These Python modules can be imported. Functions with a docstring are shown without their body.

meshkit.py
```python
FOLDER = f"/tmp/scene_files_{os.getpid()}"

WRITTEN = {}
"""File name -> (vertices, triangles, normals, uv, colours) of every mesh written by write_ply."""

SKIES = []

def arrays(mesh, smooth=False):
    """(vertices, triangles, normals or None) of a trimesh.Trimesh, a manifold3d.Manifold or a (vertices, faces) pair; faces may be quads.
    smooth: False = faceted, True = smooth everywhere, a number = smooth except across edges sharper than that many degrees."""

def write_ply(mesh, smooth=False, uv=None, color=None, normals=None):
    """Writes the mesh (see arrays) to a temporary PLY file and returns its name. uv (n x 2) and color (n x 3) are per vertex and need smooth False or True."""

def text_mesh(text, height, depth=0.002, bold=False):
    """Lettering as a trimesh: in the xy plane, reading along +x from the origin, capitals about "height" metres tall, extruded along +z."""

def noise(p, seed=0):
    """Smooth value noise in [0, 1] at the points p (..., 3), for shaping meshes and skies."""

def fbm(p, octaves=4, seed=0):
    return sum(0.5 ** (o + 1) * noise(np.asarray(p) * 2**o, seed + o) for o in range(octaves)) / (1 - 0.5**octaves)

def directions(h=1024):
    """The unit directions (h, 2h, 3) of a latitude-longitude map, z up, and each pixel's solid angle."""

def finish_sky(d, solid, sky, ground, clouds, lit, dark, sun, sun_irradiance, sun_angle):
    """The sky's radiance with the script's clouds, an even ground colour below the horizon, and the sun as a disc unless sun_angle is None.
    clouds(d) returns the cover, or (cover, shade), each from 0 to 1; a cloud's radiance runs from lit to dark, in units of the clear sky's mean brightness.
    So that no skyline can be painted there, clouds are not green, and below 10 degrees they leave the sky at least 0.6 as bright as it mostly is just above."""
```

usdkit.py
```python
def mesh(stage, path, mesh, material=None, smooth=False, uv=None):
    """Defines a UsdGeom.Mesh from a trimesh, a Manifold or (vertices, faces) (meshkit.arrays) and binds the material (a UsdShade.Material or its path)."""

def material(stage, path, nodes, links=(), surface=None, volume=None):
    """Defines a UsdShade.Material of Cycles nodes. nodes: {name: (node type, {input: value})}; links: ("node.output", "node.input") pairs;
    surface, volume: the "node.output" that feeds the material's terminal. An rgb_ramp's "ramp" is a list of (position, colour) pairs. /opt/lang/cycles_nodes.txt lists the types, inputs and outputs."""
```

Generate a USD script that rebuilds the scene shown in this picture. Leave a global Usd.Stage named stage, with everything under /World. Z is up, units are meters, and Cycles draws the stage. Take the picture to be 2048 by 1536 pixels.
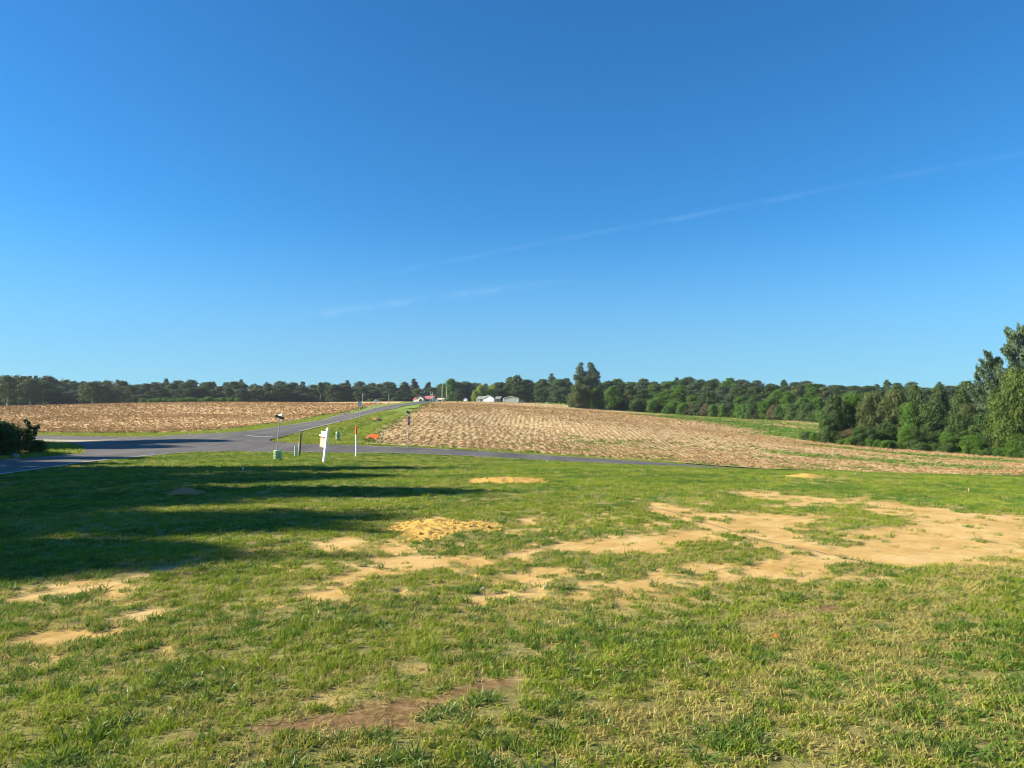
import math, random
import numpy as np, trimesh, shapely, usdkit, meshkit
from shapely.geometry import Polygon, LineString, MultiPolygon
from shapely.ops import unary_union
from scipy.interpolate import RBFInterpolator
from scipy.spatial import Delaunay, cKDTree
from pxr import Usd, UsdGeom, UsdLux, UsdShade, Gf, Sdf, Vt

stage = Usd.Stage.CreateInMemory()
UsdGeom.SetStageUpAxis(stage, 'Z'); UsdGeom.SetStageMetersPerUnit(stage, 1.0)
UsdGeom.Xform.Define(stage, '/World'); UsdGeom.Scope.Define(stage, '/World/Looks')
rng = np.random.default_rng(7)

# ------------------------------------------------------------------ camera
F, EYE = 1462.0, 1.65                       # focal length in pixels of a 2048 wide picture, eye height
PITCH = math.atan2(845 - 768, F)
cam = UsdGeom.Camera.Define(stage, '/World/camera')
cam.CreateHorizontalApertureAttr(36.0); cam.CreateVerticalApertureAttr(27.0)
cam.CreateFocalLengthAttr(F / 2048 * 36.0); cam.CreateClippingRangeAttr((0.1, 20000.0))
cam.AddTranslateOp().Set((0, 0, EYE)); cam.AddRotateXOp().Set(90 + math.degrees(PITCH))
EXPOSURE = 1.46
cam.CreateExposureAttr(EXPOSURE)

# ------------------------------------------------------------------ sun and sky
SUN_AZ, SUN_EL = math.radians(-94), math.radians(28)
sun = UsdLux.DistantLight.Define(stage, '/World/sun')
sun.CreateNormalizeAttr(True); sun.CreateIntensityAttr(1.25); sun.CreateAngleAttr(0.55); sun.CreateColorAttr((1.0, 0.87, 0.68))
sun.AddRotateZOp().Set(180 - math.degrees(SUN_AZ)); sun.AddRotateXOp().Set(90 - math.degrees(SUN_EL))
cp, sp = math.cos(PITCH), math.sin(PITCH)
def ray(u, v):
    a = (np.asarray(u, float) - 1024) / F; b = (768 - np.asarray(v, float)) / F
    return np.stack([a + 0 * b, cp - b * sp + 0 * a, sp + b * cp + 0 * a], -1)
def unit(v): v = np.asarray(v, float); return v / np.linalg.norm(v)
def trail(nodes, links, k, pa, pb, width, strength, last):
    """a thin streak of ice cloud along the great circle through two directions of the sky"""
    a, b = unit(ray(*pa)), unit(ray(*pb)); n = unit(np.cross(a, b)); m = unit(a + b); half = math.acos(float(a @ b)) / 2
    along = unit(b - a)
    nodes.update({
        f'dn{k}': ('vector_math', {'math_type': 'dot_product', 'vector2': tuple(n)}),
        f'nz{k}': ('noise_texture', {'scale': 17.0, 'detail': 7.0, 'roughness': 0.7}),
        f'wb{k}': ('math', {'math_type': 'multiply_add', 'value2': 0.010, 'value3': -0.005}),
        f'ad{k}': ('math', {'math_type': 'add'}), f'ab{k}': ('math', {'math_type': 'absolute'}),
        f'ww{k}': ('map_range', {'range_type': 'smoothstep', 'from_min': 0.0, 'from_max': width, 'to_min': 1.0, 'to_max': 0.0, 'clamp': True}),
        f'da{k}': ('vector_math', {'math_type': 'dot_product', 'vector2': tuple(along)}),
        f'aa{k}': ('math', {'math_type': 'absolute'}),
        f'al{k}': ('map_range', {'range_type': 'smoothstep', 'from_min': math.sin(half) * 0.25, 'from_max': math.sin(half), 'to_min': 1.0, 'to_max': 0.0, 'clamp': True}),
        f'm1{k}': ('math', {'math_type': 'multiply'}), f'nc{k}': ('map_range', {'from_min': 0.36, 'from_max': 0.75, 'clamp': True}), f'm2{k}': ('math', {'math_type': 'multiply'}),
        f'm3{k}': ('math', {'math_type': 'multiply', 'value2': strength}),
        f'mx{k}': ('mix_color', {'blend_type': 'mix', 'b': (7.0, 8.6, 10.5), 'use_clamp': False})})
    links += [('tc.generated', f'dn{k}.vector1'), ('tc.generated', f'nz{k}.vector'), (f'nz{k}.fac', f'wb{k}.value1'), (f'dn{k}.value', f'ad{k}.value1'), (f'wb{k}.value', f'ad{k}.value2'),
              (f'ad{k}.value', f'ab{k}.value1'), (f'ab{k}.value', f'ww{k}.value'), ('tc.generated', f'da{k}.vector1'), (f'da{k}.value', f'aa{k}.value1'), (f'aa{k}.value', f'al{k}.value'),
              (f'ww{k}.result', f'm1{k}.value1'), (f'al{k}.result', f'm1{k}.value2'), (f'm1{k}.value', f'm2{k}.value1'), (f'nz{k}.fac', f'nc{k}.value'), (f'nc{k}.result', f'm2{k}.value2'),
              (f'm2{k}.value', f'm3{k}.value1'), (f'm3{k}.value', f'mx{k}.fac'), (last, f'mx{k}.a')]
    return f'mx{k}.result'
SKY_STRENGTH = 0.0555
sn = {'tc': ('texture_coordinate', {}),
      'sky': ('sky_texture', {'sky_type': 'single_scattering', 'sun_disc': False, 'sun_elevation': SUN_EL, 'sun_rotation': SUN_AZ, 'altitude': 0.0, 'air_density': 1.0, 'aerosol_density': 0.04, 'ozone_density': 3.0}),
      'tint': ('hsv', {'hue': 0.5, 'saturation': 1.16, 'value': 1.0, 'fac': 1.0}),
      'wb': ('mix_color', {'blend_type': 'multiply', 'fac': 1.0, 'b': (0.375, 0.905, 1.17), 'use_clamp': False}),
      'gz': ('separate_xyz', {}), 'hz': ('map_range', {'range_type': 'smootherstep', 'from_min': 0.0, 'from_max': 0.30, 'to_min': 0.62, 'to_max': 0.0, 'clamp': True}), 'hm': ('mix_color', {'b': (1.95, 3.35, 4.9), 'use_clamp': False}),
      'bg': ('background_shader', {'strength': SKY_STRENGTH})}
sl = [('sky.color', 'tint.color'), ('tint.color', 'wb.a'), ('tc.generated', 'gz.vector'), ('gz.z', 'hz.value'), ('hz.result', 'hm.fac'), ('wb.result', 'hm.a')]
last = trail(sn, sl, 'a', (2750, 172), (420, 612), 0.0055, 0.062, 'hm.result')
last = trail(sn, sl, 'b', (1230, 548), (440, 652), 0.0085, 0.11, last)
sl.append((last, 'bg.color'))
dome_mat = usdkit.material(stage, '/World/Looks/sky_look', sn, sl, surface='bg.background')
dome = UsdLux.DomeLight.Define(stage, '/World/sky')
UsdShade.MaterialBindingAPI.Apply(dome.GetPrim()).Bind(dome_mat)
dome.GetPrim().SetCustomDataByKey('kind', 'structure')

# ------------------------------------------------------------------ naming helpers
used = {}
def numbered(parent, name):
    k = (parent, name); n = used.get(k, 0); used[k] = n + 1
    return f'{parent}/{name}' + (f'_{n:03d}' if n else '')
def tag(prim, label=None, cat=None, group=None, kind=None):
    for k, v in (('label', label), ('category', cat), ('group', group), ('kind', kind)):
        if v: prim.SetCustomDataByKey(k, v)
    return prim
def thing(name, label, cat, loc=(0, 0, 0), rotz=0.0, group=None, tilt=None, scale=None):
    x = UsdGeom.Xform.Define(stage, numbered('/World', name))
    x.AddTranslateOp().Set(tuple(map(float, loc)))
    if rotz or tilt: x.AddRotateXYZOp().Set((*(tilt or (0, 0)), float(rotz)))
    if scale is not None: x.AddScaleOp().Set(tuple(map(float, np.broadcast_to(scale, 3))))
    return tag(x.GetPrim(), label, cat, group)
def part(parent, name, mesh, mat, label=None, smooth=35):
    m = usdkit.mesh(stage, numbered(str(parent.GetPath()), name), mesh, mat, smooth=smooth)
    if label: tag(m.GetPrim(), label)
    return m.GetPrim()
def solo(name, mesh, mat, label=None, cat=None, group=None, kind=None, smooth=35, loc=None):
    m = usdkit.mesh(stage, numbered('/World', name), mesh, mat, smooth=smooth)
    if loc is not None: m.AddTranslateOp().Set(tuple(map(float, loc)))
    return tag(m.GetPrim(), label, cat, group, kind)
cat3 = trimesh.util.concatenate
def box(sx, sy, sz, at=(0, 0, 0), bevel=0.0):
    if bevel:
        c = np.array([[i, j, k] for i in (-1, 1) for j in (-1, 1) for k in (-1, 1)], float) * (np.array([sx, sy, sz]) / 2)
        pts = []
        for q in c:
            for a in range(3):
                r = q.copy(); 
                for b in range(3):
                    if b != a: r[b] -= np.sign(q[b]) * bevel
                pts.append(r)
        m = trimesh.convex.convex_hull(np.array(pts))
    else: m = trimesh.creation.box((sx, sy, sz))
    m.apply_translation(at); return m
def rotated(m, ax, deg, about=(0, 0, 0)):
    m = m.copy(); m.apply_transform(trimesh.transformations.rotation_matrix(math.radians(deg), ax, about)); return m
def tube(points, radii, sides=6, cap=True):
    p = np.asarray(points, float); t = np.gradient(p, axis=0); t /= np.linalg.norm(t, axis=1, keepdims=True) + 1e-12
    ref = np.array([0, 0, 1.0]) if abs(t[:, 2]).mean() < 0.8 else np.array([1.0, 0, 0])
    a = np.cross(t, ref); a /= np.linalg.norm(a, axis=1, keepdims=True) + 1e-12
    b = np.cross(t, a); ang = np.arange(sides) * 2 * np.pi / sides
    v = (p[:, None] + np.broadcast_to(radii, (len(p),))[:, None, None] * (np.cos(ang)[None, :, None] * a[:, None] + np.sin(ang)[None, :, None] * b[:, None])).reshape(-1, 3)
    i, j = np.meshgrid(np.arange(len(p) - 1), np.arange(sides), indexing='ij')
    q = np.stack([i * sides + j, i * sides + (j + 1) % sides, (i + 1) * sides + (j + 1) % sides, (i + 1) * sides + j], -1).reshape(-1, 4)
    f = np.vstack([q[:, [0, 2, 1]], q[:, [0, 3, 2]]])
    if cap:
        n = len(v); v = np.vstack([v, p[0], p[-1]]); k = np.arange(sides); o = (len(p) - 1) * sides
        f = np.vstack([f, np.stack([np.full(sides, n), k, (k + 1) % sides], 1), np.stack([np.full(sides, n + 1), o + (k + 1) % sides, o + k], 1)])
    return trimesh.Trimesh(v, f, process=False)
def fbm2(x, y, s, octv=4, seed=0):
    return meshkit.fbm(np.stack([np.asarray(x) / s, np.asarray(y) / s, np.zeros_like(np.asarray(x, float)) + seed * 3.7], -1), octv, seed)
def sstep(a, b, x): t = np.clip((x - a) / (b - a), 0, 1); return t * t * (3 - 2 * t)

# ------------------------------------------------------------------ materials
def look(name, color, rough=0.6, metal=0.0, vary=0.12, scale=6.0, bump=0.0, spec=0.4, bscale=None):
    c = np.array(color, float)
    n = {'geo': ('geometry', {}), 'nz': ('noise_texture', {'scale': scale, 'detail': 4.0, 'roughness': 0.6}),
         'rp': ('rgb_ramp', {'ramp': [(0.25, tuple(c * (1 - vary))), (0.75, tuple(np.minimum(c * (1 + vary), 0.95)))]}),
         'p': ('principled_bsdf', {'roughness': rough, 'metallic': metal, 'specular_ior_level': spec})}
    l = [('geo.position', 'nz.vector'), ('nz.fac', 'rp.fac'), ('rp.color', 'p.base_color')]
    if bump:
        n['nb'] = ('noise_texture', {'scale': bscale or scale * 4, 'detail': 4.0}); n['b'] = ('bump', {'strength': 1.0, 'distance': bump})
        l += [('geo.position', 'nb.vector'), ('nb.fac', 'b.height'), ('b.normal', 'p.normal')]
    return usdkit.material(stage, f'/World/Looks/{name}', n, l, surface='p.BSDF')
def leaf_look(name, dark, mid, light, trans=0.35, patch=0.6, rough=0.55):
    """leaves: colour varies leaf by leaf and in patches through the crown"""
    n = {'geo': ('geometry', {}), 'nz': ('noise_texture', {'scale': patch, 'detail': 3.0}),
         'mx': ('mix_float', {'fac': 0.5}),
         'rp': ('rgb_ramp', {'ramp': [(0.2, dark), (0.5, mid), (0.8, light)]}),
         'p': ('principled_bsdf', {'roughness': rough, 'specular_ior_level': 0.3}), 't': ('translucent_bsdf', {}), 'm': ('mix_closure', {'fac': trans})}
    l = [('geo.position', 'nz.vector'), ('nz.fac', 'mx.a'), ('geo.random_per_island', 'mx.b'), ('mx.result', 'rp.fac'), ('rp.color', 'p.base_color'), ('rp.color', 't.color'), ('p.BSDF', 'm.closure1'), ('t.BSDF', 'm.closure2')]
    return usdkit.material(stage, f'/World/Looks/{name}', n, l, surface='m.closure')
M = {}
M['white'] = look('white_paint', (0.80, 0.80, 0.79), 0.45, vary=0.04)
M['galv'] = look('galvanised_steel', (0.33, 0.34, 0.35), 0.45, 0.6, 0.15, 9)
M['signback'] = look('bare_aluminium', (0.72, 0.73, 0.75), 0.5, 0.25, 0.06, 3)
M['black'] = look('black_plastic', (0.025, 0.025, 0.027), 0.5)
M['signgreen'] = look('sign_green', (0.02, 0.17, 0.09), 0.4)
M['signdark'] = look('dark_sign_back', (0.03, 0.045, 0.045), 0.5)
M['signred'] = look('sign_red', (0.32, 0.03, 0.03), 0.45)
M['pink'] = look('faded_pink_panel', (0.52, 0.29, 0.24), 0.5, vary=0.08, scale=5)
M['boxgreen'] = look('cabinet_green', (0.27, 0.41, 0.21), 0.5, vary=0.1, scale=4)
M['boxdark'] = look('cabinet_slot_dark', (0.03, 0.06, 0.045), 0.6)
M['boxpale'] = look('pale_green_grey_cabinet', (0.50, 0.58, 0.46), 0.5, vary=0.08)
M['postwood'] = look('weathered_post_wood', (0.17, 0.125, 0.08), 0.85, vary=0.35, scale=14, bump=0.01)
M['polewood'] = look('pale_pole_wood', (0.40, 0.36, 0.30), 0.85, vary=0.15, scale=6)
M['stake'] = look('raw_stake_wood', (0.62, 0.42, 0.22), 0.8, vary=0.1)
M['orange'] = look('orange_sheeting', (0.85, 0.13, 0.02), 0.45, vary=0.1, scale=3)
M['orangered'] = look('orange_red_sheeting', (0.60, 0.10, 0.05), 0.5, vary=0.15, scale=3)
M['siding'] = look('white_siding', (0.76, 0.77, 0.76), 0.6, vary=0.04, scale=0.6)
M['creamwall'] = look('cream_wall', (0.62, 0.58, 0.48), 0.7, vary=0.06, scale=0.6)
M['tanmetal'] = look('grey_tan_metal_wall', (0.47, 0.45, 0.42), 0.55, vary=0.05, scale=0.5)
M['tanwall'] = look('tan_wall', (0.62, 0.52, 0.36), 0.7, vary=0.06, scale=0.6)
M['roofgrey'] = look('grey_green_shingle', (0.16, 0.19, 0.18), 0.8, vary=0.2, scale=1.5)
M['roofred'] = look('red_metal_roof', (0.36, 0.13, 0.10), 0.45, vary=0.1, scale=0.8)
M['rooftan'] = look('tan_roof', (0.45, 0.38, 0.30), 0.7, vary=0.1, scale=0.8)
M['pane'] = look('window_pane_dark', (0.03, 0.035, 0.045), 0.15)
M['bark'] = look('bark', (0.13, 0.105, 0.08), 0.9, vary=0.4, scale=2.5)
M['palebark'] = look('pale_bark', (0.40, 0.36, 0.30), 0.9, vary=0.25, scale=1.5)
M['cord'] = look('grey_brown_cord', (0.10, 0.09, 0.08), 0.8)
M['stone'] = look('grey_stone', (0.17, 0.165, 0.145), 0.85, vary=0.3, scale=6, bump=0.02)

# leaves
M['oak'] = leaf_look('leaf_dark_oak', (0.043, 0.081, 0.019), (0.089, 0.154, 0.032), (0.168, 0.245, 0.055), 0.25)
M['oakgrey'] = leaf_look('leaf_grey_green', (0.058, 0.096, 0.043), (0.102, 0.157, 0.069), (0.173, 0.231, 0.116), 0.25)
M['fresh'] = leaf_look('leaf_fresh_green', (0.070, 0.154, 0.017), (0.128, 0.254, 0.027), (0.238, 0.391, 0.050), 0.35)
M['olive'] = leaf_look('leaf_olive', (0.083, 0.116, 0.033), (0.157, 0.190, 0.058), (0.247, 0.272, 0.091), 0.3)
M['yellow'] = leaf_look('leaf_yellow_green', (0.198, 0.281, 0.025), (0.429, 0.495, 0.049), (0.627, 0.660, 0.099), 0.35)
M['maple'] = leaf_look('leaf_yellowing', (0.075, 0.13, 0.022), (0.16, 0.225, 0.038), (0.36, 0.37, 0.065), 0.4)
M['blue'] = leaf_look('leaf_silver_green', (0.083, 0.140, 0.066), (0.165, 0.247, 0.132), (0.330, 0.429, 0.264), 0.3)
M['rust'] = leaf_look('leaf_rusty', (0.099, 0.083, 0.041), (0.181, 0.140, 0.074), (0.281, 0.198, 0.107), 0.25)
M['shade'] = leaf_look('leaf_shrub_dark', (0.043, 0.091, 0.019), (0.079, 0.154, 0.030), (0.149, 0.235, 0.044), 0.25)

# ------------------------------------------------------------------ terrain
def at_depth(u, v, y):
    r = ray(u, v); k = np.asarray(y, float) / r[..., 1]
    return np.stack([r[..., 0] * k, r[..., 1] * k, EYE + r[..., 2] * k], -1)
UVD = np.array([
 (1024,1536,3.5),(640,1100,9.7),(0,952,26),(180,925,35),(355,905,46),(590,905,49.5),(170,908,44),
 (815,908,50),(815,895,57),(1150,925,50.7),(1138,914,57.5),(1393,935,51.5),(1352,928,58),(636,889,56.5),
 (570,873,65),(426,869,65),(637,854.5,80),(520,859.5,80),(682,843,95),(584,849.5,95),(725,832,115),(644,840,115),(772,820,150),(710,826,150),
 (804,812.5,190),(755,815,190),(838,807.5,260),(802,808.5,260),(859,804,341),(829,804,341),
 (845,803,440),(975,803.5,470),(1022,805.3,460),(1135,810.5,380),(1300,826,330),(1400,832.5,310),(1500,838.5,285),(1640,846,250),
 (1640,886,140),(1760,896,125),(1900,906,115),(2048,918,105),(1650,943,66),(2048,949,66),
 (2048,956,45),(1800,948,46),(1500,940,48.5),(1620,941,62),(1500,941.5,55),(1560,944,56),(125,872,75),(300,874,66),(0,868,85),(125,885,60),(175,895,51),
 (300,807,240),(0,814,240),(600,806,270),(100,838,130),(400,836,130),(0,813,380),(300,811,400),(600,810,440),(780,807,460),
 (1640,800,420),(2048,815,330),(1300,806,450),(900,830,115),(1000,850,112),(1200,855,112),(1400,868,120)], float)
XYZ = np.array([(0,-20,.15),(-20,-10,.1),(30,-10,-.2),(-15,12,-.08),(14,20,-.48),(9,12,-.2),(0,20,-.13),(0,30,-.28),(-60,25,.5),(-90,45,1.0),(-45,40,.2),(0,700,17),(-400,600,14),(400,600,12),
 (-300,250,6),(-150,90,2),(150,90,-4),(80,40,-3),(300,200,0),(60,0,-1.5),(-60,-40,1),(60,-40,-1.5),(0,2500,17),(-2200,1200,16),(2200,1200,14),(-2000,-800,0),(2000,-800,-2),(0,-2200,0)], float)
CTRL = np.vstack([at_depth(UVD[:, 0], UVD[:, 1], UVD[:, 2]), XYZ])
RBF = RBFInterpolator(CTRL[:, :2], CTRL[:, 2], kernel='thin_plate_spline', smoothing=0.6)
def ground_z(x, y):
    x = np.asarray(x, float); y = np.asarray(y, float); shp = np.broadcast(x, y).shape
    q = np.stack([np.broadcast_to(x, shp).ravel(), np.broadcast_to(y, shp).ravel()], 1)
    z = np.concatenate([RBF(q[i:i + 60000]) for i in range(0, len(q), 60000)]) if len(q) else np.zeros(0)
    # shallow ditch on the right of the main road
    rx = -20.2 - 0.0663 * (q[:, 1] - 65) + 4.3
    z = z - 0.45 * np.exp(-((q[:, 0] - rx) / 1.3) ** 2) * sstep(62, 72, q[:, 1]) * (1 - sstep(150, 200, q[:, 1]))
    return z.reshape(shp)
def gz(x, y): return float(ground_z(np.array([x]), np.array([y]))[0])
_ds = np.concatenate([np.linspace(2.2, 12, 80), np.linspace(12.2, 70, 180), np.linspace(71, 330, 180)])
def hit(u, v):
    """where the ray through a pixel of the photograph first meets the ground"""
    P = at_depth(np.full(len(_ds), u), np.full(len(_ds), v), _ds); g = P[:, 2] - ground_z(P[:, 0], P[:, 1])
    k = np.argmax(g < 0)
    if g[k] >= 0: k = len(_ds) - 1
    t = g[k - 1] / (g[k - 1] - g[k]) if k and g[k] < 0 else 1.0
    p = P[k - 1] * (1 - t) + P[k] * t
    return p
def hits(px):
    px = np.array(px, float); n = len(_ds)
    P = at_depth(np.repeat(px[:, 0], n), np.repeat(px[:, 1], n), np.tile(_ds, len(px)))
    g = (P[:, 2] - ground_z(P[:, 0], P[:, 1])).reshape(-1, n); P = P.reshape(-1, n, 3)
    out = []
    for gg, pp in zip(g, P):
        k = int(np.argmax(gg < 0))
        if gg[k] >= 0: out.append(pp[-1]); continue
        t = gg[k - 1] / (gg[k - 1] - gg[k]); out.append(pp[k - 1] * (1 - t) + pp[k] * t)
    return np.array(out)
def ud(u, d): return ((u - 1024) / F * d * 1.0, d)          # bearing and distance ahead (eye level)

def sheet(poly, step, lift=0.0, zfun=None, jitter=0.0):
    """triangulates a ground polygon with points every STEP metres, lying on the terrain"""
    poly = poly.buffer(0); pts = []
    for g in getattr(poly, 'geoms', [poly]):
        for ring in [g.exterior, *g.interiors]:
            n = max(8, int(ring.length / step)); pts += [ring.interpolate(t, normalized=True).coords[0] for t in np.linspace(0, 1, n, endpoint=False)]
            pts += list(ring.coords)[:-1]
    x0, y0, x1, y1 = poly.bounds
    gx, gy = np.meshgrid(np.arange(x0, x1, step), np.arange(y0, y1, step)); gx = gx + (np.arange(gx.shape[0]) % 2)[:, None] * step / 2
    q = np.stack([gx.ravel(), gy.ravel()], 1)
    inner = poly.buffer(-step * 0.45); shapely.prepare(inner)
    q = q[shapely.contains_xy(inner, q[:, 0], q[:, 1])]
    p = np.unique(np.round(np.vstack([np.array(pts), q]), 4), axis=0)
    tri = Delaunay(p).simplices; c = p[tri].mean(1); shapely.prepare(poly)
    tri = tri[shapely.contains_xy(poly, c[:, 0], c[:, 1])]
    a, b, d = p[tri[:, 0]], p[tri[:, 1]], p[tri[:, 2]]
    cr = (b[:, 0] - a[:, 0]) * (d[:, 1] - a[:, 1]) - (b[:, 1] - a[:, 1]) * (d[:, 0] - a[:, 0])
    tri = tri[np.abs(cr) > 1e-6]; cr = cr[np.abs(cr) > 1e-6]; tri[cr < 0] = tri[cr < 0][:, ::-1]
    z = (zfun or ground_z)(p[:, 0], p[:, 1]) + lift
    return trimesh.Trimesh(np.column_stack([p, z]), tri, process=False)
def primvar(prim, name, data):
    UsdGeom.PrimvarsAPI(prim).CreatePrimvar(name, Sdf.ValueTypeNames.Float3Array, 'vertex').Set(Vt.Vec3fArray.FromNumpy(np.asarray(data, np.float32)))

# ------------------------------------------------------------------ layout of roads and fields (plan view)
def rx(d): return -20.2 - 0.0663 * (d - 65)
main_r = [(-16.8, 12), (-18.1, 26), (-20.1, 35), (-20.6, 46), (rx(58), 58), (rx(65), 65), (rx(150), 150), (rx(260), 260), (-38.5, 341), (-44, 420), (-46, 470)]
main_l = [(-23.0, 12), (-24.0, 26), (-25.2, 36), (-25.9, 45), (-26.2, 58), (rx(65) - 6.3, 65), (rx(150) - 6.3, 150), (rx(260) - 6.4, 260), (-45.4, 341), (-51, 420), (-53, 470)]
main_poly = Polygon(main_r + main_l[::-1])
cross_near = [(-26, 47.0), (-20.6, 47.4), (-14.6, 49.4), (-7.1, 50.0), (4.35, 50.8), (12.9, 51.6), (32, 53.5), (70, 57)]
cross_far = [(-26, 55.6), (-15, 56.4), (-8.1, 57.0), (4.5, 57.5), (12.9, 58.1), (32, 60), (70, 63.5)]
cross_poly = Polygon(cross_near + cross_far[::-1])
left_poly = Polygon([(-22, 58), (-36.8, 60.5), (-60, 71.5), (-110, 97), (-110, 112), (-59.4, 84), (-46, 75), (-32.6, 66.4), (-22, 66)])
corner_poly = Polygon([(-24, 43.5), (-25.6, 44), (-29.8, 51), (-36.8, 60.5), (-24, 61)])
roads = unary_union([main_poly, cross_poly, left_poly, corner_poly])
R = 4.5
roads = roads.buffer(R, quad_segs=10).buffer(-R, quad_segs=10)
lawn_edge = LineString([(-14.5, 5), (-16.6, 12), (-18.1, 26), (-20.05, 35), (-20.7, 44)])
fieldR_near = hits([(727, 879), (767, 850), (816, 826), (850, 808)])
road_side = hits([(735, 888), (815, 893), (1000, 902), (1200, 915.5), (1352, 925)])
field_r = Polygon([tuple(p[:2]) for p in fieldR_near] + [ud(866, 341), ud(885, 425), ud(935, 445), ud(1035, 440), ud(1135, 372), ud(1300, 322), ud(1400, 302), ud(1500, 279), ud(1610, 264), ud(1690, 225), ud(1700, 170),
                   ud(1645, 142), ud(1760, 126), ud(1900, 116), ud(2048, 106), ud(2200, 98), (88, 66), (32, 62.2), (20, 61.2)] + [tuple(p[:2]) for p in road_side[::-1]])
fl = hits([(-60, 866), (100, 866), (300, 866.5), (420, 862), (480, 856.5), (562, 846), (644, 832), (720, 819.5), (767, 808.5)])
field_l = Polygon([tuple(p[:2]) for p in fl] + [ud(800, 300), ud(812, 390), ud(600, 400), ud(300, 380), ud(0, 360), ud(-250, 330), (-190, 110)])

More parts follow.
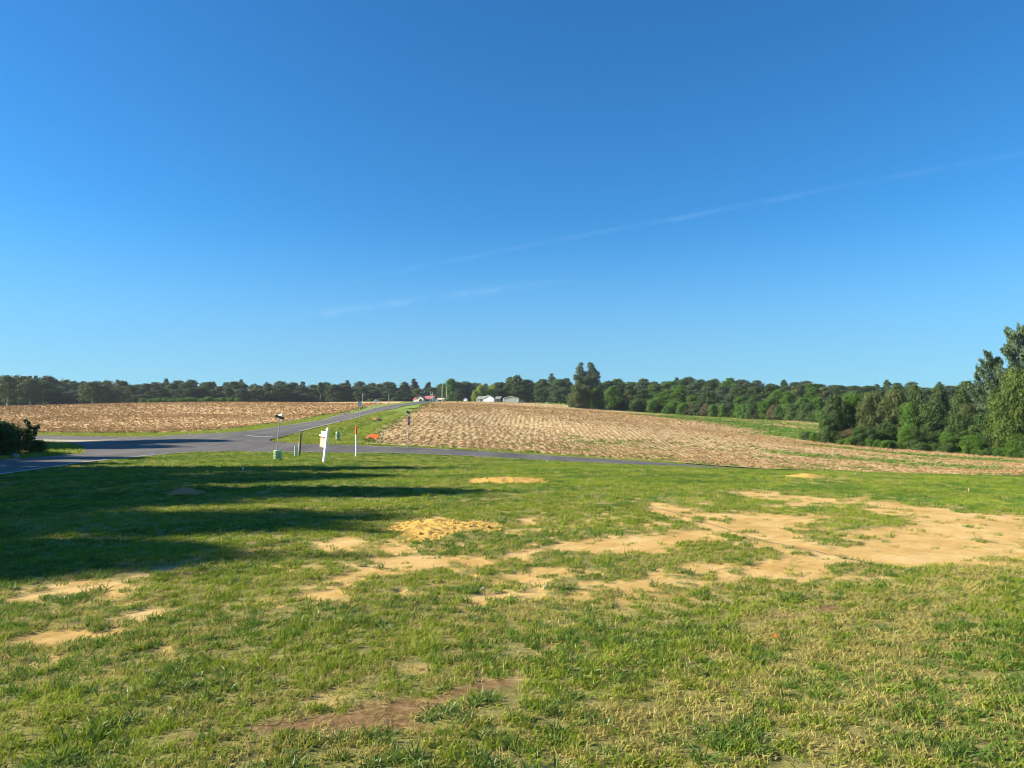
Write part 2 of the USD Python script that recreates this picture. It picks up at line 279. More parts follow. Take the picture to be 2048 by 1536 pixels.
# ------------------------------------------------------------------ ground materials
def soil_field_look(name, soil_d, soil, straw, straw_l, straw_amt):
    n = {'geo': ('geometry', {}), 'rot': ('mapping', {'rotation': (0, 0, math.radians(3.8)), 'scale': (1.0, 0.55, 1.0)}),
         'n1': ('noise_texture', {'scale': 5.5, 'detail': 4.0, 'roughness': 0.75}),
         'n2': ('noise_texture', {'scale': 0.07, 'detail': 5.0, 'roughness': 0.6}),
         'n3': ('noise_texture', {'scale': 1.1, 'detail': 3.0}),
         'wv': ('wave_texture', {'wave_type': 'bands', 'bands_direction': 'x', 'scale': 0.415, 'distortion': 1.6, 'detail': 2.0, 'detail_scale': 0.6}),
         'a1': ('math', {'math_type': 'multiply_add', 'value2': 0.30, 'value3': -0.15}),
         'a2': ('math', {'math_type': 'multiply_add', 'value2': 0.36, 'value3': straw_amt}),
         'a3': ('math', {'math_type': 'add'}), 'a4': ('math', {'math_type': 'add'}),
         'st': ('map_range', {'range_type': 'smoothstep', 'from_min': 0.74, 'from_max': 1.02, 'clamp': True}),
         'sr': ('rgb_ramp', {'ramp': [(0.3, soil_d), (0.65, soil)]}), 'tr': ('rgb_ramp', {'ramp': [(0.35, straw), (0.7, straw_l)]}),
         'mx': ('mix_color', {}),
         'at': ('attribute', {'attribute': 'cover'}), 'sx': ('separate_xyz', {}),
         'n4': ('noise_texture', {'scale': 2.2, 'detail': 4.0, 'roughness': 0.7}), 'ga': ('math', {'math_type': 'multiply_add', 'value2': 1.1, 'value3': -0.55}), 'gs': ('math', {'math_type': 'add'}),
         'gm': ('map_range', {'range_type': 'smoothstep', 'from_min': 0.38, 'from_max': 0.62, 'clamp': True}),
         'gr': ('rgb_ramp', {'ramp': [(0.3, (0.10, 0.17, 0.025)), (0.7, (0.22, 0.32, 0.05))]}), 'mg': ('mix_color', {}),
         'b': ('bump', {'strength': 1.0, 'distance': 0.05}), 'p': ('principled_bsdf', {'roughness': 0.95, 'specular_ior_level': 0.1})}
    l = [('geo.position', 'rot.vector'), ('rot.vector', 'n1.vector'), ('geo.position', 'n2.vector'), ('geo.position', 'n3.vector'), ('rot.vector', 'wv.vector'), ('wv.fac', 'a1.value1'), ('n2.fac', 'a2.value1'),
         ('n1.fac', 'a3.value1'), ('a1.value', 'a3.value2'), ('a3.value', 'a4.value1'), ('a2.value', 'a4.value2'), ('a4.value', 'st.value'),
         ('n3.fac', 'sr.fac'), ('n3.fac', 'tr.fac'), ('sr.color', 'mx.a'), ('tr.color', 'mx.b'), ('st.result', 'mx.fac'),
         ('at.vector', 'sx.vector'), ('geo.position', 'n4.vector'), ('n4.fac', 'ga.value1'), ('ga.value', 'gs.value1'), ('sx.x', 'gs.value2'), ('gs.value', 'gm.value'), ('n1.fac', 'gr.fac'), ('mx.result', 'mg.a'), ('gr.color', 'mg.b'), ('gm.result', 'mg.fac'),
         ('mg.result', 'p.base_color'), ('n1.fac', 'b.height'), ('b.normal', 'p.normal')]
    return usdkit.material(stage, f'/World/Looks/{name}', n, l, surface='p.BSDF')
M['field_r'] = soil_field_look('stubble_field_tan', (0.20, 0.125, 0.06), (0.31, 0.21, 0.105), (0.47, 0.35, 0.17), (0.60, 0.48, 0.27), 0.30)
M['field_l'] = soil_field_look('stubble_field_red', (0.25, 0.145, 0.06), (0.36, 0.225, 0.10), (0.52, 0.36, 0.175), (0.64, 0.49, 0.28), 0.29)
def grass_ground_look(name):
    n = {'geo': ('geometry', {}), 'n1': ('noise_texture', {'scale': 9.0, 'detail': 5.0, 'roughness': 0.75}), 'n2': ('noise_texture', {'scale': 0.35, 'detail': 4.0, 'roughness': 0.6}),
         'mx': ('mix_float', {'fac': 0.5}),
         'gr': ('rgb_ramp', {'ramp': [(0.3, (0.09, 0.15, 0.028)), (0.5, (0.17, 0.25, 0.042)), (0.72, (0.29, 0.32, 0.08))]}),
         'b': ('bump', {'strength': 1.0, 'distance': 0.06}), 'p': ('principled_bsdf', {'roughness': 0.95, 'specular_ior_level': 0.1})}
    l = [('geo.position', 'n1.vector'), ('geo.position', 'n2.vector'), ('n1.fac', 'mx.a'), ('n2.fac', 'mx.b'), ('mx.result', 'gr.fac'), ('gr.color', 'p.base_color'), ('n1.fac', 'b.height'), ('b.normal', 'p.normal')]
    return usdkit.material(stage, f'/World/Looks/{name}', n, l, surface='p.BSDF')
M['verge'] = grass_ground_look('verge_grass')
def lawn_look():
    """what shows between the blades: thatch and topsoil, pale sand, brown soil (their shares are carried by the mesh)"""
    n = {'geo': ('geometry', {}), 'at': ('attribute', {'attribute': 'cover'}), 'sx': ('separate_xyz', {}),
         'n1': ('noise_texture', {'scale': 22.0, 'detail': 6.0, 'roughness': 0.75}), 'n2': ('noise_texture', {'scale': 1.3, 'detail': 5.0, 'roughness': 0.65}), 'n3': ('noise_texture', {'scale': 160.0, 'detail': 3.0}),
         'th': ('rgb_ramp', {'ramp': [(0.3, (0.12, 0.13, 0.04)), (0.55, (0.24, 0.225, 0.075)), (0.75, (0.40, 0.325, 0.13))]}),
         'sm': ('mix_float', {'fac': 0.65}),
         'sa': ('rgb_ramp', {'ramp': [(0.32, (0.36, 0.225, 0.065)), (0.5, (0.51, 0.35, 0.13)), (0.66, (0.61, 0.46, 0.225))]}),
         'so': ('rgb_ramp', {'ramp': [(0.32, (0.10, 0.062, 0.028)), (0.5, (0.20, 0.128, 0.058)), (0.68, (0.34, 0.24, 0.12))]}),
         'ye': ('rgb_ramp', {'ramp': [(0.3, (0.52, 0.31, 0.075)), (0.7, (0.70, 0.46, 0.14))]}),
         'm1': ('mix_color', {}), 'm2': ('mix_color', {}), 'm3': ('mix_color', {}),
         'b': ('bump', {'strength': 1.0, 'distance': 0.022}), 'b2': ('bump', {'strength': 0.8, 'distance': 0.004}), 'p': ('principled_bsdf', {'roughness': 0.95, 'specular_ior_level': 0.1})}
    l = [('geo.position', f'{k}.vector') for k in ('n1', 'n2', 'n3')] + [('at.vector', 'sx.vector'), ('n1.fac', 'th.fac'), ('n1.fac', 'sm.a'), ('n2.fac', 'sm.b'), ('sm.result', 'sa.fac'), ('n1.fac', 'so.fac'), ('n1.fac', 'ye.fac'),
         ('th.color', 'm1.a'), ('sa.color', 'm1.b'), ('sx.x', 'm1.fac'), ('m1.result', 'm2.a'), ('so.color', 'm2.b'), ('sx.y', 'm2.fac'), ('m2.result', 'm3.a'), ('ye.color', 'm3.b'), ('sx.z', 'm3.fac'),
         ('m3.result', 'p.base_color'), ('n1.fac', 'b.height'), ('n3.fac', 'b2.height'), ('b.normal', 'b2.normal'), ('b2.normal', 'p.normal')]
    return usdkit.material(stage, '/World/Looks/lawn_ground', n, l, surface='p.BSDF')
M['lawn'] = lawn_look()
def asphalt_look():
    n = {'geo': ('geometry', {}), 'mp': ('mapping', {'scale': (1.0, 0.2, 1.0)}), 'n1': ('noise_texture', {'scale': 30.0, 'detail': 4.0, 'roughness': 0.7}), 'n2': ('noise_texture', {'scale': 0.5, 'detail': 5.0, 'roughness': 0.65}),
         'mx': ('mix_float', {'fac': 0.6}), 'rp': ('rgb_ramp', {'ramp': [(0.34, (0.052, 0.050, 0.047)), (0.5, (0.094, 0.090, 0.083)), (0.66, (0.140, 0.133, 0.122))]}),
         'vo': ('voronoi_texture', {'feature': 'distance_to_edge', 'scale': 0.33}), 'vn': ('noise_texture', {'scale': 0.8, 'detail': 4.0}), 'va': ('vector_math', {'math_type': 'add'}),
         'cr': ('map_range', {'from_min': 0.0, 'from_max': 0.012, 'to_min': 0.45, 'to_max': 1.0, 'clamp': True}), 'mu': ('mix_color', {'blend_type': 'multiply', 'fac': 1.0}), 'cc': ('combine_xyz', {}),
         'b': ('bump', {'strength': 0.6, 'distance': 0.006}), 'p': ('principled_bsdf', {'roughness': 0.85, 'specular_ior_level': 0.3})}
    l = [('geo.position', 'n1.vector'), ('geo.position', 'mp.vector'), ('mp.vector', 'n2.vector'), ('n1.fac', 'mx.a'), ('n2.fac', 'mx.b'), ('mx.result', 'rp.fac'),
         ('geo.position', 'vn.vector'), ('geo.position', 'va.vector1'), ('vn.color', 'va.vector2'), ('va.vector', 'vo.vector'), ('vo.distance', 'cr.value'), ('cr.result', 'cc.x'), ('cr.result', 'cc.y'), ('cr.result', 'cc.z'),
         ('rp.color', 'mu.a'), ('cc.vector', 'mu.b'), ('mu.result', 'p.base_color'), ('n1.fac', 'b.height'), ('b.normal', 'p.normal')]
    return usdkit.material(stage, '/World/Looks/asphalt', n, l, surface='p.BSDF')
M['asphalt'] = asphalt_look()
M['paint'] = look('worn_white_road_paint', (0.42, 0.42, 0.40), 0.7, vary=0.35, scale=2.5)
M['yellowpaint'] = look('worn_yellow_road_paint', (0.22, 0.19, 0.11), 0.75, vary=0.4, scale=2.0)
M['gravel'] = look('pale_gravel', (0.33, 0.29, 0.22), 0.95, vary=0.3, scale=7, bump=0.03)
M['reddirt'] = look('red_clay', (0.44, 0.20, 0.075), 0.95, vary=0.25, scale=9, bump=0.03)

# ------------------------------------------------------------------ ground sheets
def fine_ground():
    # one coarse sheet below everything, out to the horizon
    r = np.concatenate([np.linspace(0, 60, 13), np.geomspace(70, 4200, 46)]); t = np.linspace(0, 2 * np.pi, 97)[:-1]
    p = np.stack([np.outer(r, np.sin(t)), np.outer(r, np.cos(t))], -1).reshape(-1, 2)
    far = sstep(700, 1400, np.hypot(p[:, 0], p[:, 1])); z = ground_z(p[:, 0], p[:, 1]) * (1 - far) + 8 * far - 0.6
    i, j = np.meshgrid(np.arange(len(r) - 1), np.arange(96), indexing='ij'); q = np.stack([i * 96 + j, i * 96 + (j + 1) % 96, (i + 1) * 96 + (j + 1) % 96, (i + 1) * 96 + j], -1).reshape(-1, 4)
    solo('ground', trimesh.Trimesh(np.column_stack([p, z]), np.vstack([q[:, [0, 2, 1]], q[:, [0, 3, 2]]]), process=False), M['verge'], 'wide grassy terrain out to the horizon under fields and woods', kind='structure', smooth=True)
fine_ground()
verge_poly = Polygon([(-130, -25), (95, -25), (95, 150), (150, 320), (60, 520), (-330, 520), (-330, 330), (-190, 100), (-130, 60)])
solo('grass_verge', sheet(verge_poly.intersection(Polygon([(-140, -30), (110, -30), (110, 170), (-140, 170)])), 1.6, -0.05), M['verge'], 'mown green grass verge along both roads, with the roadside ditch', kind='structure', smooth=True)
solo('far_meadow', sheet(verge_poly.intersection(Polygon([(-400, 170), (300, 170), (300, 560), (-400, 560)])), 7.0, -0.05), M['verge'], 'grass around the distant houses and along the wood edges', kind='structure', smooth=True)
def field_cover(x, y, side):
    g = np.zeros_like(x)
    if side > 0:
        g += 0.62 * sstep(0.50, 0.72, fbm2(x, y, 14, 4, 5)) * sstep(150, 70, y) * sstep(-8, 22, x)                          # weeds low in the field
        d = np.hypot(x, y); u = 1024 + F * x / np.maximum(y, 1)
        band = ud_band(x, y)
        g = np.maximum(g, band)
        far = sstep(-5, 4, y - np.interp(x, [-60, -20, 0, 30, 60, 80, 105], [330, 430, 440, 372, 322, 302, 264])) * 0.5
        g = np.maximum(g, far)
        g = np.maximum(g, 0.5 * sstep(2.0, 0.3, shapely.distance(field_r.exterior, shapely.points(x, y))))
    else:
        g = 0.55 * sstep(2.0, 0.4, shapely.distance(field_l.exterior, shapely.points(x, y))) * (y < 200)
    return g
def ud_band(x, y):
    # the bright grassy strip low on the right side of the field, and weedy streaks in front of the hedgerow
    b1 = LineString([ud(1340, 245), ud(1440, 215), ud(1560, 190), ud(1620, 160)]); b2 = LineString([ud(1640, 112), ud(1780, 104), ud(1920, 98), ud(2100, 92)]); b3 = LineString([ud(1560, 90), ud(1760, 84), ud(1950, 78)])
    p = shapely.points(x, y); w = (fbm2(x, y, 9, 3, 9) - 0.5)
    b0 = LineString([ud(1400, 285), ud(1500, 255), ud(1600, 235), ud(1690, 200)])
    return np.maximum.reduce([0.55 * sstep(34, 10, shapely.distance(b0, p) + 40 * w), 0.85 * sstep(20, 4, shapely.distance(b1, p) + 22 * w), 0.75 * sstep(5, 1, shapely.distance(b2, p) + 5 * w), 0.6 * sstep(5, 1, shapely.distance(b3, p) + 6 * w)])
for nm, poly, mat, lab, side in (('field', field_r, 'field_r', 'tan stubble field rising on the right of the main road', 1), ('field', field_l, 'field_l', 'reddish brown stubble field on the left of the main road', -1)):
    near = poly.intersection(Polygon([(-200, 40), (200, 40), (200, 135), (-200, 135)])); rest = poly.intersection(Polygon([(-400, 135), (400, 135), (400, 500), (-400, 500)]))
    a, b = sheet(near, 1.1), sheet(rest, 3.2)
    if isinstance(a, trimesh.Trimesh): m = cat3([a, b])
    v = np.array(m.vertices); v[:, 2] += (fbm2(v[:, 0], v[:, 1], 3.0, 3, 3) - 0.5) * 0.14 + 0.02; m = trimesh.Trimesh(v, m.faces, process=False)
    o = solo(nm, m, M[mat], lab, kind='structure', smooth=True); primvar(o, 'cover', np.column_stack([field_cover(v[:, 0], v[:, 1], side), 0 * v[:, 0], 0 * v[:, 0]]))
road_prim = solo('road', sheet(roads, 1.2, 0.035), M['asphalt'], 'grey asphalt crossroads and the road climbing the hill', kind='structure', smooth=True)
def stripe(line, w, lift, mat, name, label, dash=None):
    ls = LineString(line); poly = ls.buffer(w / 2, cap_style='flat')
    solo(name, sheet(poly, 0.5 if w > 0.05 else 0.2, lift), M[mat], label, kind='structure', smooth=True)
stripe([(-18.35, 26), (-20.35, 35), (-20.95, 42), (-20.4, 45.5), (-19.0, 47.9)], 0.14, 0.041, 'paint', 'edge_line', 'worn white edge line on the left road beside the shaded lawn')
stripe([(-17.5, 48.75), (-14.6, 49.65), (-7.1, 50.25), (4.35, 51.05), (12.9, 51.85), (32, 53.75)], 0.15, 0.041, 'paint', 'edge_line', 'worn white edge line of the cross road beside the lawn')
stripe([(-13.0, 56.2), (-8.1, 56.7), (4.5, 57.2), (12.9, 57.8)], 0.13, 0.041, 'paint', 'edge_line', 'worn white edge line of the cross road beside the stubble field')
stripe([(rx(72) - 0.25, 72), (rx(110) - 0.25, 110), (rx(200) - 0.25, 200), (rx(260) - 0.25, 260)], 0.16, 0.041, 'paint', 'edge_line', 'white right edge line of the road climbing the hill')
stripe([(rx(74) - 6.0, 74), (rx(110) - 6.0, 110), (rx(200) - 6.1, 200)], 0.13, 0.041, 'paint', 'edge_line', 'white left edge line of the road climbing the hill')
stripe([(rx(68) - 3.1, 68), (rx(110) - 3.1, 110), (rx(190) - 3.1, 190)], 0.12, 0.041, 'yellowpaint', 'centre_line', 'faded yellow centre line of the road climbing the hill')
stripe([(rx(63.5) - 3.0, 63.7), (rx(63) - 0.6, 63.2)], 0.35, 0.041, 'paint', 'stop_line', 'short worn white stop line where the hill road meets the crossroads')
solo('gravel_shoulder', sheet(Polygon([(-36.5, 59.2), (-42, 62.2), (-60, 70.7), (-60, 74.5), (-44, 66.6), (-37, 63.2), (-33, 61.5)]), 0.8, 0.045), M['gravel'], 'pale gravel apron of the left road behind the dark bush', kind='structure', smooth=True)

# ------------------------------------------------------------------ lawn: bare sand, brown soil, sand heaps
SAND = [
 [(2060,1032),(1960,1029),(1870,1014),(1780,1012),(1740,1019),(1790,1035),(1840,1041),(1800,1054),(1740,1052),(1700,1062),(1740,1080),(1715,1094),(1650,1090),(1590,1104),(1540,1120),(1480,1136),(1500,1155),(1600,1158),(1660,1148),(1700,1126),(1760,1132),(1830,1140),(1890,1126),(2060,1130)],
 [(1280,1003),(1340,1010),(1400,1026),(1450,1030),(1500,1025),(1560,1030),(1620,1040),(1642,1056),(1610,1075),(1640,1090),(1600,1100),(1555,1088),(1500,1082),(1440,1072),(1400,1060),(1350,1042),(1310,1020)],
 [(1410,1058),(1300,1068),(1200,1080),(1120,1084),(1060,1100),(1005,1120),(1070,1126),(1150,1104),(1230,1112),(1300,1108),(1350,1088),(1430,1082)],
 [(955,1166),(1000,1150),(1050,1130),(1130,1134),(1200,1150),(1180,1166),(1110,1176),(1080,1189),(1020,1181)],
 [(1360,1128),(1400,1118),(1460,1126),(1440,1140),(1390,1142)],[(1380,1150),(1500,1150),(1490,1162),(1400,1164)],
 [(560,1188),(600,1161),(680,1131),(760,1114),(850,1108),(905,1112),(870,1130),(800,1147),(730,1152),(680,1166),(620,1182)],
 [(560,1196),(640,1176),(700,1180),(640,1196)],
 [(640,1084),(690,1080),(722,1092),(700,1110),(660,1106)],[(760,1096),(850,1086),(840,1102),(780,1108)],
 [(252,1231),(280,1211),(330,1191),(362,1190),(342,1210),(300,1233)],
 [(38,1287),(110,1264),(200,1237),(192,1255),(240,1262),(180,1276),(120,1284)],
 [(380,1268),(430,1241),(447,1250),(402,1274)],[(285,1297),(330,1283),(322,1307)],[(185,1331),(250,1328),(240,1340)],[(0,1330),(30,1325),(20,1342),(0,1345)],
 [(0,1192),(80,1170),(170,1158),(262,1158),(245,1174),(100,1192),(0,1203)],[(305,1133),(380,1117),(394,1125),(335,1138)],
 [(868,1257),(930,1239),(925,1250)],[(815,1338),(885,1332),(880,1348)],[(425,1405),(490,1402),(495,1422),(440,1424)],
 [(775,1459),(860,1450),(915,1470),(840,1480)],[(525,1518),(610,1505),(625,1520),(560,1536)],
 [(590,1430),(640,1410),(650,1425),(610,1440)],
 [(1450,984),(1560,982),(1570,996),(1500,998)],[(1560,990),(1700,996),(1720,1008),(1600,1006)],[(1700,1000),(1800,1004),(1790,1012),(1720,1010)],
 [(515,983),(545,982),(540,988),(520,988)],
 [(1010,1105),(1060,1098),(1050,1112),(1000,1116)],[(1030,1040),(1090,1035),(1080,1050),(1040,1052)],[(900,1118),(960,1108),(1000,1125),(930,1140)],
]
GRASS_ISLES = [[(1060,1112),(1120,1100),(1200,1111),(1300,1107),(1400,1097),(1560,1100),(1580,1108),(1480,1120),(1300,1127),(1200,1137),(1130,1132),(1070,1126)],
 [(1340,1046),(1390,1040),(1380,1060),(1340,1062)],[(1560,1056),(1620,1062),(1720,1094),(1660,1096)],[(1610,1044),(1700,1046),(1690,1058),(1620,1054)]]
SOIL = [[(560,1441),(680,1420),(780,1400),(860,1394),(1010,1354),(1022,1370),(905,1402),(880,1422),(835,1440),(905,1462),(870,1476),(780,1464),(640,1455),(570,1470),(490,1482),(470,1512),(520,1512),(450,1490),(500,1455)],
 [(1515,1236),(1560,1224),(1615,1232),(1590,1243)],[(1618,1212),(1680,1208),(1682,1217),(1640,1220)],[(1470,1188),(1510,1190),(1500,1198)],
 [(330,1480),(400,1465),(420,1490),(360,1500)]]
YELLOW = [[(775,1058),(800,1046),(850,1040),(880,1036),(900,1042),(960,1042),(1000,1050),(990,1058),(930,1062),(900,1066),(880,1080),(840,1086),(815,1075)],
 [(930,958),(1000,954),(1085,957),(1070,966),(1000,968),(950,966)],[(1562,952),(1610,948),(1660,954),(1650,959),(1600,958)],
 [(1420,935.5),(1460,935.5),(1460,937.5),(1420,938)]]
CLAY = [[(320,988),(360,984),(412,982),(395,991),(350,992)]]
ZONE = [[(560,1250),(300,1310),(0,1370),(0,1160),(300,1120),(620,1070),(1000,1030),(1300,990),(1700,985),(2060,1020),(2060,1150),(1500,1185),(1100,1230),(800,1260)]]
def world_poly(lst): return unary_union([Polygon(hits(p)[:, :2]).buffer(0) for p in lst])
PS, PI, PO, PY, PC, PZ = map(world_poly, (SAND, GRASS_ISLES, SOIL, YELLOW, CLAY, ZONE))
def sdist(poly, x, y):
    p = shapely.points(x, y); shapely.prepare(poly)
    d = shapely.distance(poly.boundary, p); return np.where(shapely.contains_xy(poly, x, y), d, -d)
TRACKS = [LineString(hits(t)[:, :2]) for t in ([(1240,1450),(1461,1401),(1614,1293),(1716,1217),(1870,1165),(2000,1135)], [(1690,1330),(1790,1250),(1880,1206),(1980,1170)], [(1040,1225),(1180,1190),(1330,1172),(1480,1165)], [(1480,1262),(1640,1235),(1720,1190)])]
def lawn_cover(x, y):
    """shares of sand, brown soil, yellow sand, and the dryness of the grass at points of the lawn"""
    dist = np.hypot(x, y); amp = np.clip(0.03 * dist, 0.14, 0.55)
    wx = (fbm2(x, y, 0.7, 3, 11) - 0.5) * 2 * amp; wy = (fbm2(x, y, 0.7, 3, 12) - 0.5) * 2.6 * amp
    n1 = fbm2(x, y, 0.35, 3, 13) - 0.5
    s = sstep(-0.10, 0.14, np.maximum(sdist(PS, x + wx, y + wy), sdist(PY, x + wx, y + wy)) + 0.6 * n1 + 0.35 * (fbm2(x, y, 1.3, 3, 14) - 0.5) + 0.07 - 0.10 * sstep(9.5, 7.5, y))
    isl = sstep(-0.08, 0.12, sdist(PI, x + wx, y + wy) + 0.2 * n1); s = s * (1 - isl)
    # scattered thin spots, elongated along the mowing direction
    a, b = x * 0.8 - y * 0.6, x * 0.6 + y * 0.8
    thin = sstep(0.60, 0.70, fbm2(a, b / 2.2, 0.5, 4, 21)) * sstep(14, 9, y) * sstep(2.5, -1, x) * 0.7
    s = np.maximum(s, thin * 0.8)
    zone = sstep(-0.8, 0.8, sdist(PZ, x, y)) * sstep(0.53, 0.585, 0.62 * fbm2(a, b / 1.9, 0.55, 4, 22) + 0.38 * fbm2(x, y, 0.14, 3, 23)); s = np.maximum(s, 0.92 * zone * (1 - isl))
    s = np.clip(s - 0.8 * sstep(0.63, 0.70, fbm2(x, y, 0.42, 4, 24)) * (s > 0), 0, 1)
    o = sstep(-0.06, 0.10, sdist(PO, x + wx, y + wy) + 0.25 * n1)
    ye = sstep(-0.10, 0.10, sdist(PY, x + wx, y + wy) + 0.2 * n1)
    trk = np.minimum.reduce([shapely.distance(t, shapely.points(x, y)) for t in TRACKS])
    dry = 0.85 * sstep(0.30, 0.05, trk + 0.5 * n1) + 0.42 * sstep(0.49, 0.68, fbm2(a, b / 3.0, 0.9, 4, 31)) * sstep(22, 9, y) + 0.35 * sstep(0.45, 0.7, fbm2(a, b / 3.0, 3.5, 3, 33))
    near_sand = sstep(-0.6, -0.05, sdist(PS, x + wx, y + wy)); dry = np.maximum(dry, 0.5 * near_sand)
    return s, o, ye, np.clip(dry, 0, 1)
def lawn_relief(x, y, s, ye):
    z = (fbm2(x, y, 0.28, 3, 41) - 0.5) * 0.035 * (1 - 0.75 * s) + (fbm2(x, y, 1.7, 3, 42) - 0.5) * 0.07 * (1 - 0.5 * s) - 0.018 * s
    z = z - 0.02 * ye
    rut = fbm2(x * 0.8 - y * 0.6, (x * 0.6 + y * 0.8) / 6, 0.12, 2, 45) - 0.5
    return z + s * 0.030 * rut
lawn_poly = Polygon([(-15.5, -6), (-16.9, 12), (-18.15, 26), (-20.15, 35), (-20.75, 44), (-20.2, 46.4), (-17.6, 48.4), (-14.6, 49.4), (-7.1, 50.0), (4.35, 50.8), (12.9, 51.6), (32, 53.4), (46, 54.6), (46, -6)])
# polar lattice about the spot where the lawn is looked at from: fine where it is near
LR = np.concatenate([np.linspace(1.2, 2.6, 16)[:-1], np.geomspace(2.6, 66, 560)]); LT = np.radians(np.linspace(-68, 68, 470))
def lawn_mesh():
    X = np.outer(LR, np.sin(LT)); Y = np.outer(LR, np.cos(LT)); x, y = X.ravel(), Y.ravel()
    keep = shapely.contains_xy(lawn_poly, x, y); s = o = ye = dry = None
    s, o, ye, dry = (np.zeros(len(x)) for _ in range(4))
    s[keep], o[keep], ye[keep], dry[keep] = lawn_cover(x[keep], y[keep])
    z = ground_z(x, y); z = z + lawn_relief(x, y, s, ye)
    n = len(LT); i, j = np.meshgrid(np.arange(len(LR) - 1), np.arange(n - 1), indexing='ij')
    q = np.stack([i * n + j, i * n + j + 1, (i + 1) * n + j + 1, (i + 1) * n + j], -1).reshape(-1, 4); q = q[keep[q].all(1)]
    f = np.vstack([q[:, [0, 2, 1]], q[:, [0, 3, 2]]]); us, inv = np.unique(f, return_inverse=True)
    m = trimesh.Trimesh(np.column_stack([x, y, z])[us], inv.reshape(-1, 3), process=False)
    pr = solo('lawn', m, M['lawn'], 'patchy lawn with bare pale sand and brown soil in the foreground', kind='structure', smooth=True)
    primvar(pr, 'cover', np.column_stack([s, o, ye])[us])
lawn_mesh()
def heap(px, label, height, step, mat, seed, name='sand_heap'):
    """loose earth tipped on the lawn: a lumpy low heap and the clods that rolled off it"""
    P = Polygon(hits(px)[:, :2]).buffer(0); ring = np.array(P.buffer(0.10).exterior.segmentize(0.05).coords); rw = (fbm2(ring[:, 0], ring[:, 1], 0.25, 3, seed) - 0.5) * (0.5 if step < 0.05 else 0.9); P = Polygon(ring + np.column_stack([rw, (fbm2(ring[:, 0], ring[:, 1], 0.25, 3, seed + 5) - 0.5) * (0.6 if step < 0.05 else 1.2)])).buffer(0); P = max(getattr(P, 'geoms', [P]), key=lambda q_: q_.area); g = np.random.default_rng(seed); wid = math.sqrt(P.area) * 0.32
    def zf(x, y):
        d = np.maximum(sdist(P, x, y), 0); e = sstep(0.0, wid, d)
        return ground_z(x, y) - 0.015 + e * height * (0.25 + 1.1 * fbm2(x, y, 0.55, 3, seed)) + sstep(0, 0.12, d) * (0.10 * (fbm2(x, y, 0.16, 3, seed + 1) - 0.42) + 0.05 * (fbm2(x, y, 0.05, 2, seed + 2) - 0.5))
    c = P.representative_point(); m = sheet(P, step, 0.0, zf); q = np.array(m.vertices)
    o = thing(name, label, 'dirt pile', (0, 0, 0)); part(o, 'heap', m, mat, smooth=True)
    pick = q[g.choice(len(q), min(90, len(q) // 5), replace=False)]; ms = []
    for p in pick:
        k = trimesh.creation.icosphere(1); v = np.array(k.vertices) * g.uniform(0.75, 1.25, (len(k.vertices), 1)) * (0.008 + 0.035 * g.uniform() ** 3) * np.array([1, 1, 0.75]); k.vertices = v + p + [g.normal(0, 0.10), g.normal(0, 0.10), 0.008]; ms.append(k)
    tag(part(o, 'clods', cat3(ms), mat, smooth=False), kind='stuff')
M['yellowsand'] = look('yellow_sand', (0.44, 0.285, 0.06), 0.95, vary=0.2, scale=14, bump=0.012, bscale=60)
heap(YELLOW[0], 'lumpy heap of yellow sand in the middle of the lawn', 0.05, 0.03, M['yellowsand'], 301)
heap(YELLOW[1], 'flat yellow sand heap nearer the cross road', 0.07, 0.07, M['yellowsand'], 311)
heap(YELLOW[2], 'far yellow sand heap at the right near the road', 0.16, 0.09, M['yellowsand'], 321)
solo('clay_mound', sheet(PC, 0.12, 0.0, lambda x, y: ground_z(x, y) + 0.02 + 0.14 * sstep(0.0, 0.5, np.maximum(sdist(PC, x, y), 0)) + 0.08 * (fbm2(x, y, 0.25, 3, 4) - 0.5)), M['reddirt'], 'small spill of red clay lying in the shaded lawn', 'dirt pile', smooth=True)
c = hit(754, 840); th = np.linspace(0, 2 * np.pi, 20)[:-1]
pb = Polygon(np.column_stack([c[0] + 0.75 * np.cos(th) * (1 + .2 * np.sin(3 * th)), c[1] + 1.7 * np.sin(th)]))
solo('clay_mound', sheet(pb, 0.3, 0.0, lambda x, y: ground_z(x, y) + 0.03 + 0.25 * sstep(0.0, 0.7, np.maximum(sdist(pb, x, y), 0)) + 0.1 * (fbm2(x, y, 0.5, 3, 4) - 0.5)), M['reddirt'], 'small heap of orange clay in the verge of the hill road', 'dirt pile', smooth=True)

# ------------------------------------------------------------------ grass
def blade_look(name, stops, trans=0.38, rough=0.5):
    n = {'geo': ('geometry', {}), 'nz': ('noise_texture', {'scale': 2.2, 'detail': 4.0, 'roughness': 0.6}), 'n2': ('noise_texture', {'scale': 0.25, 'detail': 3.0}),
         'mx': ('mix_float', {'fac': 0.72}), 'm2': ('mix_float', {'fac': 0.25}),
         'rp': ('rgb_ramp', {'ramp': stops}), 'p': ('principled_bsdf', {'roughness': rough, 'specular_ior_level': 0.25}), 't': ('translucent_bsdf', {}), 'm': ('mix_closure', {'fac': trans})}
    l = [('geo.position', 'nz.vector'), ('geo.position', 'n2.vector'), ('nz.fac', 'mx.a'), ('geo.random_per_island', 'mx.b'), ('mx.result', 'm2.a'), ('n2.fac', 'm2.b'), ('m2.result', 'rp.fac'), ('rp.color', 'p.base_color'), ('rp.color', 't.color'), ('p.BSDF', 'm.closure1'), ('t.BSDF', 'm.closure2')]
    return usdkit.material(stage, f'/World/Looks/{name}', n, l, surface='m.closure')
M['g_green'] = blade_look('grass_green', [(0.2, (0.18, 0.25, 0.022)), (0.5, (0.42, 0.50, 0.052)), (0.8, (0.70, 0.70, 0.14))])
